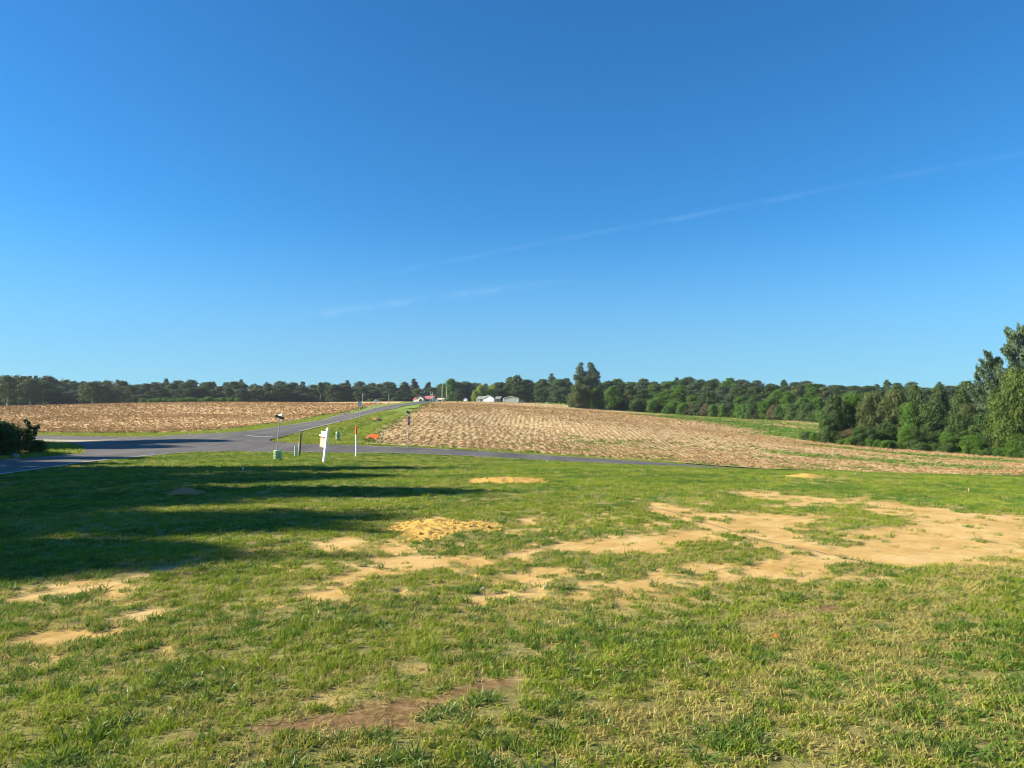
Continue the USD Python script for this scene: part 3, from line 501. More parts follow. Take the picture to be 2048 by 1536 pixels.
M['g_dark'] = blade_look('grass_deep_green', [(0.2, (0.085, 0.17, 0.020)), (0.5, (0.25, 0.38, 0.048)), (0.8, (0.46, 0.58, 0.10))])
M['g_dry'] = blade_look('grass_dry', [(0.2, (0.34, 0.31, 0.09)), (0.5, (0.60, 0.51, 0.19)), (0.8, (0.80, 0.68, 0.34))])
M['g_crab'] = blade_look('grass_broad_blades', [(0.25, (0.10, 0.17, 0.03)), (0.5, (0.20, 0.28, 0.05)), (0.75, (0.36, 0.42, 0.11))], 0.35, 0.4)
def tuft(seed, n, spread, lmin, lmax, w, flat=0.35, bias=0.35, segs=2):
    g = np.random.default_rng(seed); V, Fc = [], []
    for _ in range(n):
        a, r = g.uniform(0, 2 * np.pi), spread * math.sqrt(g.uniform(0, 1)); base = np.array([r * math.cos(a), r * math.sin(a), -0.006])
        L = g.uniform(lmin, lmax); az = g.uniform(0, 2 * np.pi); lean = g.uniform(0.15, 1.0) * flat
        d = np.array([math.cos(az) * lean + bias * 0.6, math.sin(az) * lean, 1.0]); d /= np.linalg.norm(d)
        droop = g.uniform(0.1, 0.75); h = np.array([d[0], d[1], 0]); h = h / (np.linalg.norm(h) + 1e-9)
        side = np.cross(d, [math.cos(az * 3.1), math.sin(az * 3.1), 0.2]); side /= np.linalg.norm(side) + 1e-9
        ww = w * g.uniform(0.7, 1.3); k = len(V)
        m = base + d * L * 0.55; tip = m + (d * (1 - droop) + h * droop) * L * 0.5
        V += [base - side * ww / 2, base + side * ww / 2, m - side * ww * 0.42, m + side * ww * 0.42, tip]
        Fc += [(k, k + 1, k + 3), (k, k + 3, k + 2), (k + 2, k + 3, k + 4)]
    return np.array(V), np.array(Fc)
def instancer(path, protos, pos, idx, yaw, scale, label, cat, kind='stuff'):
    pi = UsdGeom.PointInstancer.Define(stage, path); rel = pi.CreatePrototypesRel()
    for k, (nm, mesh, mat) in enumerate(protos):
        p = numbered(path, nm); usdkit.mesh(stage, p, mesh, mat); rel.AddTarget(p)
    pi.CreateProtoIndicesAttr(Vt.IntArray.FromNumpy(np.asarray(idx, np.int32))); pi.CreatePositionsAttr(Vt.Vec3fArray.FromNumpy(np.asarray(pos, np.float32)))
    q = np.zeros((len(pos), 4)); q[:, 2], q[:, 3] = np.sin(yaw / 2), np.cos(yaw / 2)
    pi.CreateOrientationsAttr(Vt.QuathArray([Gf.Quath(float(b[3]), float(b[0]), float(b[1]), float(b[2])) for b in q]))
    s = np.asarray(scale, float); s = np.repeat(s[:, None], 3, 1) if s.ndim == 1 else s
    pi.CreateScalesAttr(Vt.Vec3fArray.FromNumpy(s.astype(np.float32)))
    return tag(pi.GetPrim(), label, cat, kind=kind)
def lawn_grass():
    protos = []
    fine = [tuft(100 + k, 22, 0.055, 0.03, 0.08, 0.0062, 0.75) for k in range(3)]; coarse = [tuft(200 + k, 34, 0.13, 0.05, 0.10, 0.0085, 0.55) for k in range(3)]
    crab = [tuft(300 + k, 26, 0.05, 0.05, 0.11, 0.0062, 1.7, 0.1) for k in range(3)]
    for mat in ('g_green', 'g_dark', 'g_dry'):
        protos += [('tuft', t, M[mat]) for t in fine]
    for mat in ('g_green', 'g_dark', 'g_dry'):
        protos += [('tuft', t, M[mat]) for t in coarse]
    litter = [tuft(350 + k, 7, 0.10, 0.03, 0.09, 0.003, 6.0, 0.0) for k in range(3)]
    protos += [('broad_tuft', t, M['g_crab']) for t in crab] + [('litter', t, M['g_dry']) for t in litter]
    g = np.random.default_rng(5); P, I, Yw, S = [], [], [], []
    for y0, y1, dens, kind, sc in ((2.3, 6, 300, 0, 1.0), (6, 10, 210, 0, 1.05), (10, 16, 120, 0, 1.2), (16, 27, 42, 1, 1.0), (27, 55, 20, 1, 1.35)):
        w1 = 0.76 * y1 + 1.5; n = int(dens * (y1 - y0) * 2 * w1); x = g.uniform(-w1, w1, n); y = g.uniform(y0, y1, n)
        k = (np.abs(x) < 0.76 * y + 1.5) & shapely.contains_xy(lawn_poly, x, y); x, y = x[k], y[k]
        s, o, ye, dry = lawn_cover(x, y)
        thick = np.clip(0.25 + 1.15 * fbm2(x, y, 0.22, 3, 51), 0.2, 1)
        p = np.maximum(1 - 1.15 * np.maximum(s, np.maximum(o * 0.93, ye * 0.83)), 0.03) * thick
        k = g.uniform(0, 1, len(x)) < p; x, y, s, o, ye, dry = (a[k] for a in (x, y, s, o, ye, dry))
        z = ground_z(x, y) + lawn_relief(x, y, s, ye)
        deep = sstep(0.44, 0.62, fbm2(x * 0.8 - y * 0.6, (x * 0.6 + y * 0.8) / 2.5, 1.1, 3, 61)) * 0.8 + 0.25 * (y > 16)
        r = g.uniform(0, 1, len(x)); c = np.where(r < 0.11 + dry * 0.75, 2, np.where(g.uniform(0, 1, len(x)) < deep, 1, 0))
        i = kind * 9 + c * 3 + g.integers(0, 3, len(x))
        if kind == 0:
            crabm = sstep(0.50, 0.62, fbm2(x, y, 0.55, 3, 71)) * sstep(5.4, 4.1, y) * sstep(2.0, 0.6, x) * sstep(-2.9, -1.6, x) + 0.6 * sstep(0.54, 0.62, fbm2(x, y, 0.7, 3, 72)) * sstep(12, 7, y)
            cb = g.uniform(0, 1, len(x)) < 0.40 * crabm; i = np.where(cb & (c != 2), 18 + g.integers(0, 3, len(x)), i)
        hgt = sc * 0.88 * g.uniform(0.6, 1.3, len(x)) * (0.75 + 0.55 * fbm2(x, y, 0.6, 3, 52)) * np.where(c == 2, 0.8, 1.0)
        P.append(np.column_stack([x, y, z])); I.append(i); Yw.append(g.uniform(-1.2, 1.2, len(x)) - 0.3); S.append(np.column_stack([np.full(len(x), sc), np.full(len(x), sc), hgt]))
    x = g.uniform(-14, 18, 26000); y = g.uniform(2.6, 22, 26000); k = (np.abs(x) < 0.76 * y + 1); x, y = x[k], y[k]; s, o, ye, dry = lawn_cover(x, y); k = g.uniform(0, 1, len(x)) < 0.06 + 0.9 * np.maximum(o, 0.7 * dry * (1 - s)); x, y, s, ye = x[k], y[k], s[k], ye[k]
    P.append(np.column_stack([x, y, ground_z(x, y) + lawn_relief(x, y, s, ye) + 0.008])); I.append(21 + g.integers(0, 3, len(x))); Yw.append(g.uniform(0, 6.28, len(x))); S.append(np.ones((len(x), 3)))
    P, I, Yw, S = np.vstack(P), np.concatenate(I), np.concatenate(Yw), np.vstack(S)
    instancer('/World/lawn_grass', protos, P, I, Yw, S, 'short green and straw coloured grass blades covering the foreground lawn', 'grass')
    
lawn_grass()
def verge_grass():
    protos = [('tuft', tuft(400 + k, 40, 0.28, 0.10, 0.24, 0.022, 0.7), M[m]) for m in ('g_green', 'g_dry') for k in range(2)]
    g = np.random.default_rng(9); reg = Polygon([(-75, 20), (-24, 20), (-24, 47), (14, 52), (14, 140), (-75, 140)]).difference(roads.buffer(0.15)).difference(field_r.buffer(-0.8)).difference(field_l.buffer(-0.8)).difference(lawn_poly)
    shapely.prepare(reg); x = g.uniform(-75, 14, 90000); y = g.uniform(20, 140, 90000); k = shapely.contains_xy(reg, x, y); x, y = x[k], y[k]
    k = g.uniform(0, 1, len(x)) < np.clip(1.3 - y / 130, 0.3, 1); x, y = x[k], y[k]
    i = np.where(g.uniform(0, 1, len(x)) < 0.22, 2, 0) + g.integers(0, 2, len(x))
    instancer('/World/verge_tufts', protos, np.column_stack([x, y, ground_z(x, y) - 0.06]), i, g.uniform(0, 6.28, len(x)), g.uniform(0.7, 1.2, len(x)), 'longer grass tufts on the roadside verges beyond the lawn', 'grass')
verge_grass()

# ------------------------------------------------------------------ crop residue on the fields
def residue_look(name, stops):
    n = {'geo': ('geometry', {}), 'rp': ('rgb_ramp', {'ramp': stops}), 'p': ('principled_bsdf', {'roughness': 0.8, 'specular_ior_level': 0.2})}
    return usdkit.material(stage, f'/World/Looks/{name}', n, [('geo.random_per_island', 'rp.fac'), ('rp.color', 'p.base_color')], surface='p.BSDF')
M['residue'] = residue_look('crop_residue', [(0.0, (0.30, 0.20, 0.09)), (0.4, (0.51, 0.395, 0.175)), (1.0, (0.74, 0.63, 0.34))])
M['weed'] = residue_look('field_weed_leaf', [(0.0, (0.08, 0.16, 0.02)), (0.6, (0.18, 0.30, 0.04)), (1.0, (0.30, 0.40, 0.08))])
M['residue_red'] = residue_look('crop_residue_reddish', [(0.0, (0.32, 0.205, 0.085)), (0.4, (0.49, 0.36, 0.165)), (1.0, (0.67, 0.545, 0.30))])
def residue(seed, n, size, up, tall=1.0):
    g = np.random.default_rng(seed); V, Fc = [], []
    for _ in range(n):
        c = np.array([g.normal(0, size), g.normal(0, size), 0.04 + g.uniform(0, 0.10) * tall]); L, w = g.uniform(0.09, 0.24), g.uniform(0.03, 0.06)
        d = g.normal(size=3) * [1, 1, up]; d /= np.linalg.norm(d); s = np.cross(d, g.normal(size=3)); s /= np.linalg.norm(s); k = len(V); b = g.normal(size=3) * 0.03
        V += [c - d * L / 2 - s * w / 2, c - d * L / 2 + s * w / 2, c + b - s * w / 2, c + b + s * w / 2, c + d * L / 2 - s * w / 3, c + d * L / 2 + s * w / 3]
        Fc += [(k, k + 1, k + 3), (k, k + 3, k + 2), (k + 2, k + 3, k + 5), (k + 2, k + 5, k + 4)]
    return np.array(V), np.array(Fc)
def stubble(path, poly, side, label, n_try, ymax, seed):
    protos = [('residue', residue(500 + k, 5, 0.11, 0.6), M['residue' if side > 0 else 'residue_red']) for k in range(5)] + [('weed', residue(520 + k, 14, 0.2, 1.4, 1.3), M['weed']) for k in range(2)]
    g = np.random.default_rng(seed); x0, y0, x1, y1 = poly.bounds; y1 = min(y1, ymax)
    # density falls off with distance: as many per metre of width wherever one looks
    y = np.exp(g.uniform(np.log(y0), np.log(y1), n_try)); x = g.uniform(-0.76, 0.76, n_try) * (y + 4)
    inn = poly.buffer(-0.3); shapely.prepare(inn); k = shapely.contains_xy(inn, x, y); x, y = x[k], y[k]
    if side > 0:
        a = x * 0.998 + y * 0.066; row = np.round(a / 0.76) * 0.76 + g.normal(0, 0.15, len(x)); x = np.where(y < 120, x + (row - a), x)
    cov = field_cover(x, y, side); pat = fbm2(x, y, 16, 4, 81); k = g.uniform(0, 1, len(x)) < np.clip(0.45 + 1.5 * (pat - 0.35), 0.35, 1); x, y, cov = x[k], y[k], cov[k]
    i = np.where(g.uniform(0, 1, len(x)) < cov * 0.9, 5 + g.integers(0, 2, len(x)), g.integers(0, 5, len(x)))
    z = ground_z(x, y) + (fbm2(x, y, 3.0, 3, 3) - 0.5) * 0.14 + 0.02
    instancer(path, protos, np.column_stack([x, y, z]), i, g.uniform(0, 6.28, len(x)), g.uniform(0.75, 1.25, len(x)) * np.clip(y / 110, 0.85, 1.8), label, 'crop residue')
stubble('/World/crop_residue', field_r, 1, 'dry straw and leaf litter lying in rows over the right hand field', 125000, 440, 15)
stubble('/World/crop_residue_001', field_l, -1, 'dry straw and leaf litter scattered over the left hand field', 120000, 280, 16)

# ------------------------------------------------------------------ trees
def crown_leaves(g, lobes, n, size, up=0.25, droop=0.0):
    """leaf clusters: small bent diamonds spread through and over a set of round boughs"""
    c = np.array([l[:3] for l in lobes]); r = np.array([l[3] for l in lobes]); pk = r ** 2 / (r ** 2).sum()
    k = g.choice(len(lobes), n, p=pk); d = g.normal(size=(n, 3)); d /= np.linalg.norm(d, axis=1, keepdims=True)
    d[:, 2] = np.where(g.uniform(size=n) < 0.35, np.abs(d[:, 2]), d[:, 2])
    rad = r[k] * (0.55 + 0.55 * g.uniform(size=n) ** 0.6) * (1 + 0.16 * np.sin(7 * d[:, 0] + k) * np.cos(6 * d[:, 1] + 2 * k))
    rad = np.where(g.uniform(size=n) < 0.16, rad * g.uniform(1.0, 1.5, n), rad); p = c[k] + d * rad[:, None] * [1, 1, 0.85] + g.normal(size=(n, 3)) * size * 0.25
    nrm = d * 0.9 + g.normal(size=(n, 3)) * 0.55 + [0, 0, up]; nrm /= np.linalg.norm(nrm, axis=1, keepdims=True)
    t = np.cross(nrm, g.normal(size=(n, 3))); t /= np.linalg.norm(t, axis=1, keepdims=True); b = np.cross(nrm, t)
    s = (size * g.uniform(0.6, 1.35, n))[:, None]; fold = nrm * s * 0.22
    V = np.stack([p - t * s * 0.62, p + b * s * 0.42 - fold, p + t * s * 0.62, p - b * s * 0.42 - fold], 1).reshape(-1, 3)
    q = np.arange(n)[:, None] * 4; f = np.vstack([q + [0, 1, 2], q + [0, 2, 3]])
    return V, f
def tree_parts(seed, H, W, bare, n_lobes, n_leaf, leaf, shape='round', lean=0.0, trunk_r=None):
    """returns (trunk mesh, crown arrays) of a tree H tall and W wide with its lowest boughs at BARE of the height"""
    g = np.random.default_rng(seed); lobes = []
    for i in range(n_lobes):
        t = (i + 0.5) / n_lobes; t = t ** 0.85; h = bare + (0.93 - bare) * t
        if shape == 'round': prof = math.sin(math.pi * min(1, 0.18 + 0.80 * t)) ** 0.7
        elif shape == 'column': prof = 0.62 * math.sin(math.pi * (0.12 + 0.8 * t)) ** 0.6
        elif shape == 'bush': prof = math.cos(t * 1.35) ** 0.6
        else: prof = math.sin(math.pi * (0.22 + 0.73 * t)) ** 0.9
        a = i * 2.4 + g.uniform(-0.5, 0.5); rr = W / 2 * prof * g.uniform(0.35, 0.82); lr = W * g.uniform(0.09, 0.20) * (0.75 + 0.4 * prof)
        lobes.append((rr * math.cos(a) + lean * h * H, rr * math.sin(a), min(h * H, H - lr * 0.85), lr))
    lobes.append((lean * H * 0.9, 0, H - W * 0.14, W * 0.16))
    tr = trunk_r or H * 0.017; ph = np.linspace(0, 0.86, 7)
    wob = np.cumsum(g.normal(0, 0.012 * H, (7, 2)), 0); wob[0] = 0
    ax = np.column_stack([wob[:, 0] * 0.6 + lean * H * ph, wob[:, 1] * 0.6, ph * H - 0.25 * (ph == 0)])
    ms = [tube(ax, tr * np.array([1.35, 1.0, 0.9, 0.76, 0.6, 0.42, 0.2]), 7)]
    for l in lobes[::2]:
        h0 = max(bare * 0.8, min(0.8, l[2] / H - 0.13)); s = np.array([np.interp(h0, ph, ax[:, 0]), np.interp(h0, ph, ax[:, 1]), h0 * H]); e = np.array(l[:3])
        mid = (s + e) / 2 + [0, 0, -0.03 * H]; ms.append(tube([s, mid, e], [tr * 0.45, tr * 0.3, tr * 0.12], 5))
    return cat3(ms), crown_leaves(g, lobes, n_leaf, leaf)
kinds = {}
def tree_kind(name, parts, bark, leaf):
    path = f'/tree_kind_{name}'; stage.CreateClassPrim(path); tr, cr = parts
    usdkit.mesh(stage, path + '/trunk', tr, M[bark], smooth=50); usdkit.mesh(stage, path + '/crown', cr, M[leaf]); kinds[name] = path
H0, W0 = 18.0, 10.0
for i in range(4):
    for nm, lf in (('oak', 'oak'), ('oakgrey', 'oakgrey'), ('fresh', 'fresh')):
        if nm == 'fresh' and i > 1: continue
        tree_kind(f'{nm}_{"abcd"[i]}', tree_parts(20 + i * 3 + len(nm), H0, W0 * (0.95 + 0.1 * i), (0.10, 0.14, 0.06, 0.22)[i], 26 + 2 * i, 4200, 0.58, ('round', 'tall', 'round', 'tall')[i]), 'palebark' if i == 3 else 'bark', lf)
tree_kind('pine_a', tree_parts(171, 20, 7, 0.42, 20, 2600, 0.5, 'tall'), 'palebark', 'oak'); tree_kind('pine_b', tree_parts(172, 20, 6.5, 0.5, 16, 2200, 0.5, 'column'), 'bark', 'oakgrey'); tree_kind('olive_a', tree_parts(71, 12, 9, 0.1, 16, 3200, 0.5), 'bark', 'olive'); tree_kind('olive_b', tree_parts(72, 12, 10, 0.05, 16, 3200, 0.5, 'bush'), 'bark', 'olive')
tree_kind('bush_a', tree_parts(73, 4, 6.5, 0.02, 15, 2200, 0.34, 'bush', trunk_r=0.09), 'bark', 'fresh'); tree_kind('bush_b', tree_parts(74, 4, 7.0, 0.02, 15, 2200, 0.34, 'bush', trunk_r=0.09), 'bark', 'shade')
tree_kind('bush_c', tree_parts(75, 4, 7.0, 0.02, 15, 2200, 0.34, 'bush', trunk_r=0.09), 'bark', 'rust')
# nearer trees of the hedgerow: finer leaves
tree_kind('hedge_a', tree_parts(81, 9, 8, 0.05, 20, 10500, 0.26, 'round'), 'bark', 'oak'); tree_kind('hedge_b', tree_parts(82, 9, 8, 0.05, 22, 10500, 0.26, 'bush'), 'bark', 'shade')
tree_kind('hedge_c', tree_parts(83, 9, 8, 0.05, 20, 9500, 0.26, 'round'), 'bark', 'olive'); tree_kind('hedge_d', tree_parts(84, 9, 8, 0.05, 22, 9500, 0.27, 'bush'), 'palebark', 'fresh')
tree_kind('hedge_e', tree_parts(85, 9, 8, 0.02, 22, 9500, 0.24, 'bush'), 'bark', 'rust')
def feathery(seed, H, W):
    """open crowned tree: upswept boughs and twigs with loose sprays of leaves along them"""
    g = np.random.default_rng(seed); ms = [tube([(0, 0, -0.3), (0.1, 0, H * 0.35), (-0.1, 0.1, H * 0.7), (0, 0, H * 0.99)], [0.22, 0.17, 0.09, 0.02], 7)]; P = []
    def spray(a, b, n, s0, s1):
        t = g.uniform(0, 1, n) ** 0.8; P.append(a + (b - a) * t[:, None] * 1.06 + g.normal(size=(n, 3)) * (s0 + (s1 - s0) * t)[:, None])
    for i in range(30):
        t = (i + 0.5) / 30; h = H * (0.14 + 0.76 * t); a = i * 2.4 + g.uniform(-.4, .4); L = W / 2 * (1.1 - 0.74 * t) * g.uniform(0.7, 1.2); up = L * g.uniform(0.55, 1.05)
        s0 = np.array([0, 0, h]); e = np.array([L * math.cos(a), L * math.sin(a), h + up]); m = (s0 + e) / 2 + [0, 0, -0.10 * L]; ms.append(tube([s0, m, e], [0.055, 0.035, 0.010], 5)); spray(m, e, int(95 + 50 * L), 0.34, 0.13); spray(s0, m, int(60 + 30 * L), 0.4, 0.36)
        for q in range(4):
            b0 = s0 + (e - s0) * g.uniform(0.35, 0.9); b1 = b0 + np.array([math.cos(a + g.uniform(-1.2, 1.2)), math.sin(a + g.uniform(-1.2, 1.2)), g.uniform(0.3, 1.1)]) * L * g.uniform(0.2, 0.4); ms.append(tube([b0, b1], [0.018, 0.006], 4)); spray(b0, b1, int(45 + 25 * L), 0.20, 0.10)
    spray(np.array([0, 0, H * 0.8]), np.array([0, 0, H]), 260, 0.35, 0.08)
    p = np.vstack(P); n = len(p); nrm = g.normal(size=(n, 3)) + [0, 0, 0.5]; nrm /= np.linalg.norm(nrm, axis=1, keepdims=True); t = np.cross(nrm, g.normal(size=(n, 3))); t /= np.linalg.norm(t, axis=1, keepdims=True); b = np.cross(nrm, t); sz = (0.21 * g.uniform(0.6, 1.35, n))[:, None]
    V = np.stack([p - t * sz * .62, p + b * sz * .42, p + t * sz * .62, p - b * sz * .42], 1).reshape(-1, 3); q = np.arange(n)[:, None] * 4
    return cat3(ms), (V, np.vstack([q + [0, 1, 2], q + [0, 2, 3]]))
tree_kind('loose_a', feathery(86, 14, 9), 'palebark', 'blue'); tree_kind('loose_b', feathery(186, 14, 9), 'palebark', 'blue'); tree_kind('sycamore', tree_parts(87, 14, 12, 0.02, 46, 21000, 0.32, 'round', trunk_r=0.14), 'palebark', 'maple')
tree_kind('yellow', tree_parts(88, 10, 14, 0.05, 24, 5200, 0.6, 'round'), 'bark', 'yellow'); tree_kind('shade_oak', tree_parts(89, 18, 12, 0.10, 26, 9000, 0.5, 'round'), 'bark', 'oak')
tree_kind('shade_oak_b', tree_parts(90, 18, 11, 0.14, 24, 8000, 0.5, 'tall'), 'bark', 'oak')
kind_size = {'oak': (18, 10), 'oakgrey': (18, 10), 'fresh': (18, 10), 'olive': (12, 9.5), 'pine': (20, 7), 'bush': (4, 6.7), 'hedge': (9, 8), 'loose': (14, 9), 'sycamore': (14, 12), 'yellow': (10, 14), 'shade': (18, 12)}
def place_tree(kind, x, y, h, w, label, cat='tree', group=None, name='tree', yaw=None, sink=0.1):
    H, W = kind_size[kind.split('_')[0]]
    o = thing(name, label, cat, (x, y, gz(x, y) - sink), math.degrees(rng.uniform(0, 6.28)) if yaw is None else yaw, group, scale=(w / W, w / W, h / H))
    o.GetReferences().AddInternalReference(kinds[kind]); o.SetInstanceable(True); return o
def px_tree(kind, u, d, vtop, wpx, label, **k):
    x = (u - 1024) / F * d; top = at_depth(u, vtop, d)[2]; z = gz(x, d)
    return place_tree(kind, x, d, max(2.0, top - z + 0.1), wpx * d / F, label, **k)

# skyline of the woods in the photograph: (pixel column, pixel row of the tree tops)
SKY_L = [(-120,748),(0,752),(30,751),(60,756),(100,753),(130,762),(180,762),(230,762),(260,768),(300,766),(330,761),(360,762),(400,760),(440,766),(480,762),(520,766),(560,764),(600,767),(640,767),(680,766),(720,764),(760,766),(800,763),(850,764),(880,768),(900,766)]
SKY_R = [(880,768),(905,758),(940,760),(960,766),(990,762),(1010,758),(1035,750),(1060,760),(1090,756),(1120,752),(1145,756),(1200,760),(1240,754),(1270,757),(1330,756),(1390,753),(1440,756),(1480,757),(1530,762),(1590,762),(1640,765),(1700,768),(1760,767),(1820,766),(1870,768),(1930,764),(2000,764),(2200,760)]
g = np.random.default_rng(23)
COLOUR = {'oak': 'dark green', 'oakgrey': 'grey green', 'fresh': 'bright green', 'olive': 'olive brown', 'pine': 'narrow dark', 'bush_a': 'light green', 'bush_b': 'dark green', 'bush_c': 'rusty brown'}
ORD = ['first', 'second', 'third', 'fourth', 'fifth', 'sixth', 'seventh', 'eighth', 'ninth', 'tenth', 'eleventh', 'twelfth', 'thirteenth', 'fourteenth', 'fifteenth', 'sixteenth', 'seventeenth', 'eighteenth', 'nineteenth', 'twentieth'] + ['twenty ' + q for q in 'first second third fourth fifth sixth seventh eighth ninth'.split()] + ['thirtieth'] + ['thirty ' + q for q in 'first second third fourth fifth sixth seventh eighth ninth'.split()] + ['fortieth'] + ['forty ' + q for q in 'first second third fourth fifth sixth seventh eighth ninth'.split()] + ['fiftieth']
LAND = [(-400, 0, 'past the left edge of the picture'), (0, 110, 'above the dark bush'), (110, 290, 'left of the row of light shrubs'), (290, 480, 'behind the row of light shrubs'), (480, 640, 'above the street name sign'), (640, 760, 'around the speed limit sign'), (760, 880, 'above the red roofed house'),
        (880, 1000, 'behind the white house'), (1000, 1140, 'behind the metal garage'), (1140, 1290, 'right of the tallest tree'), (1290, 1440, 'above the middle of the right field'), (1440, 1600, 'above the bright grass strip'), (1600, 1900, 'above the right hedgerow'), (1900, 2048, 'behind the feathery tree'), (2048, 3000, 'past the right edge of the picture')]
def name_rank(rank, what, where):
    """labels for the members of a rank, by the landmark they stand over and their order there; rank: [(column, kind)]"""
    out = {}; count = {}
    for i, (u, kind) in sorted(enumerate(rank), key=lambda q: q[1][0]):
        place = next(n for a_, b_, n in LAND if a_ <= u < b_); col = COLOUR.get(kind, COLOUR.get(kind.split('_')[0])); k = (place, col); count[k] = count.get(k, 0) + 1
        out[i] = (col, place, count[k])
    return [(f'{c} {what} {p}' if count[(p, c)] == 1 else f'{ORD[n - 1]} {c} {what} {p}') + where for i, (c, p, n) in sorted(out.items())]
def woods(u0, u1, step, depth, sky, mix, what, where, group, tall=(0.0, 9.0), wpx=1.0, cat='tree', name='tree', one_label=None):
    u = u0; made = []
    while u < u1:
        kd = mix[int(g.integers(0, len(mix)))]; pine = kd.startswith('pine'); made.append((u, kd, depth(u) + g.uniform(-7, 7), np.interp(u, *zip(*sky)) + g.uniform(*tall) - 3 * pine, step * wpx * (0.95 if pine else g.uniform(1.3, 2.3)))); u += step * g.uniform(0.75, 1.25)
    labels = [one_label] * len(made) if one_label else name_rank([m[:2] for m in made], what, where)
    for (u, kind, d, top, w), lab in zip(made, labels): px_tree(kind, u, d, top, w, lab, group=group, cat=cat, name=name)
LM = ['oak_a', 'oak_b', 'oak_c', 'oak_d', 'oakgrey_a', 'oakgrey_b', 'oakgrey_d', 'oak_a', 'pine_a', 'pine_b', 'olive_b']
dl = lambda u: np.interp(u, [-150, 0, 300, 600, 850], [395, 400, 425, 470, 540])
woods(-130, 870, 23, lambda u: dl(u) + 75, SKY_L, LM, '', '', 'trees deep in the wood behind the left field', (-2, 5), one_label='dark green tree deep in the wood behind the left field')
woods(-130, 870, 25, lambda u: dl(u) + 35, SKY_L, LM, 'rear tree of the left wood', '', 'middle rank of trees in the wood behind the left field', (-4, 11))
woods(-130, 870, 27, dl, SKY_L, LM, 'front tree of the left wood', '', 'front trees of the wood behind the left field', (0, 22))
RM = ['oak_a', 'oak_b', 'oak_c', 'oak_d', 'oakgrey_b', 'oakgrey_c', 'fresh_a', 'oakgrey_a', 'pine_a', 'fresh_b']
RF = RM + ['fresh_a', 'fresh_b', 'olive_a', 'fresh_b', 'oak_b']
dr = lambda u: np.interp(u, [880, 1050, 1140, 1300, 1400, 1500, 1640, 1800, 2200], [545, 520, 395, 345, 322, 300, 265, 240, 200])
woods(885, 2200, 25, lambda u: max(dr(u), 330) + 170, SKY_R, RM, '', '', 'skyline trees of the wood behind the right field', (-5, 8), one_label='distant green tree on the skyline of the wood behind the right field')
woods(885, 2200, 27, lambda u: max(dr(u), 290) + 95, SKY_R, RM, '', '', 'trees in the depth of the wood behind the right field', (3, 13), one_label='green tree in the depth of the wood behind the right field')
woods(885, 2120, 29, lambda u: dr(u) + 42, SKY_R, RF, 'rear tree of the right wood', '', 'middle rank of trees in the wood along the right field', (8, 24))
woods(890, 1000, 26, lambda u: 520, SKY_R, ['oak_a', 'oak_c', 'oakgrey_b', 'fresh_a'], 'tree on the wood edge', '', 'front trees of the wood behind the distant houses', (4, 14))
woods(1000, 1140, 28, lambda u: np.interp(u, [1000, 1050, 1140], [510, 500, 400]), SKY_R, ['oak_a', 'oak_c', 'oakgrey_b', 'fresh_a'], 'rounded tree on the wood edge', '', 'front trees right of the metal garage', (0, 10))
woods(1205, 1660, 27, dr, SKY_R, RF, 'front tree of the right wood', '', 'front trees of the wood along the right field', (14, 40))
# undergrowth along and inside the wood edges
def shrubs(u0, u1, step, depth, hmin, hmax, wpx, mix, label, group, ordinal=True):
    u = u0; made = []
    while u < u1:
        made.append((u, mix[int(g.integers(0, len(mix)))], depth(u) + g.uniform(-3, 3), g.uniform(hmin, hmax), wpx * g.uniform(0.8, 1.3))); u += step * g.uniform(0.7, 1.3)
    labels = name_rank([m[:2] for m in made], label, '') if ordinal else [f'{ORD[i]} {label}, counted from the left' for i in range(len(made))]
    for (u, kind, d, h, w), lab in zip(made, labels): place_tree(kind, (u - 1024) / F * d, d, h, w * d / F, lab, 'shrub', group, 'shrub')
shrubs(1200, 1650, 15, lambda u: dr(u) - 9, 3.0, 6.5, 30, ['bush_a', 'bush_b', 'bush_b', 'bush_a', 'bush_a', 'bush_c', 'bush_b'], 'shrub at the foot of the right wood', 'shrubs at the foot of the wood along the right field', False)
shrubs(285, 480, 15, lambda u: 398, 3.6, 4.8, 24, ['bush_a'], 'rounded light shrub in the row before the left wood', 'row of light green shrubs before the left wood', False)
shrubs(1145, 1240, 12, lambda u: 350, 1.6, 2.4, 22, ['bush_a', 'bush_b'], 'low hedge plant under the tallest tree', 'low hedge under the tall tree at the field edge', False)
shrubs(742, 800, 22, lambda u: 470, 3, 4.5, 20, ['bush_b'], 'small dark shrub left of the red roofed house', 'small dark shrubs left of the red roofed house', False)
UG = [('understorey of the left wood', 'dark thicket filling the left wood between its trunks', -140, 880, lambda u: dl(u) + 18, 6.0, 9.0), ('understorey of the right wood', 'dark thicket filling the right wood between its trunks', 880, 2200, lambda u: dr(u) + 24, 5.0, 8.0)]
for nm, lab, u0, u1, dep, h0, h1 in UG:          # brushwood nobody could count: one mass of thicket
    protos = [('thicket', crown_leaves(np.random.default_rng(600 + q), [(g.uniform(-4, 4), g.uniform(-3, 3), g.uniform(1.2, 5.5), g.uniform(1.2, 2.0)) for _ in range(16)], 2200, 0.6), M['oak']) for q in range(2)]
    us = np.arange(u0, u1, 9.0); d = np.array([dep(u) for u in us]) + g.uniform(-12, 30, len(us)); x = (us - 1024) / F * d
    instancer('/World/thicket' + ('' if u0 < 0 else '_001'), protos, np.column_stack([x, d, ground_z(x, d) - 0.5]), g.integers(0, 2, len(us)), g.uniform(0, 6.28, len(us)), g.uniform(0.85, 1.25, len(us)), lab, 'thicket')
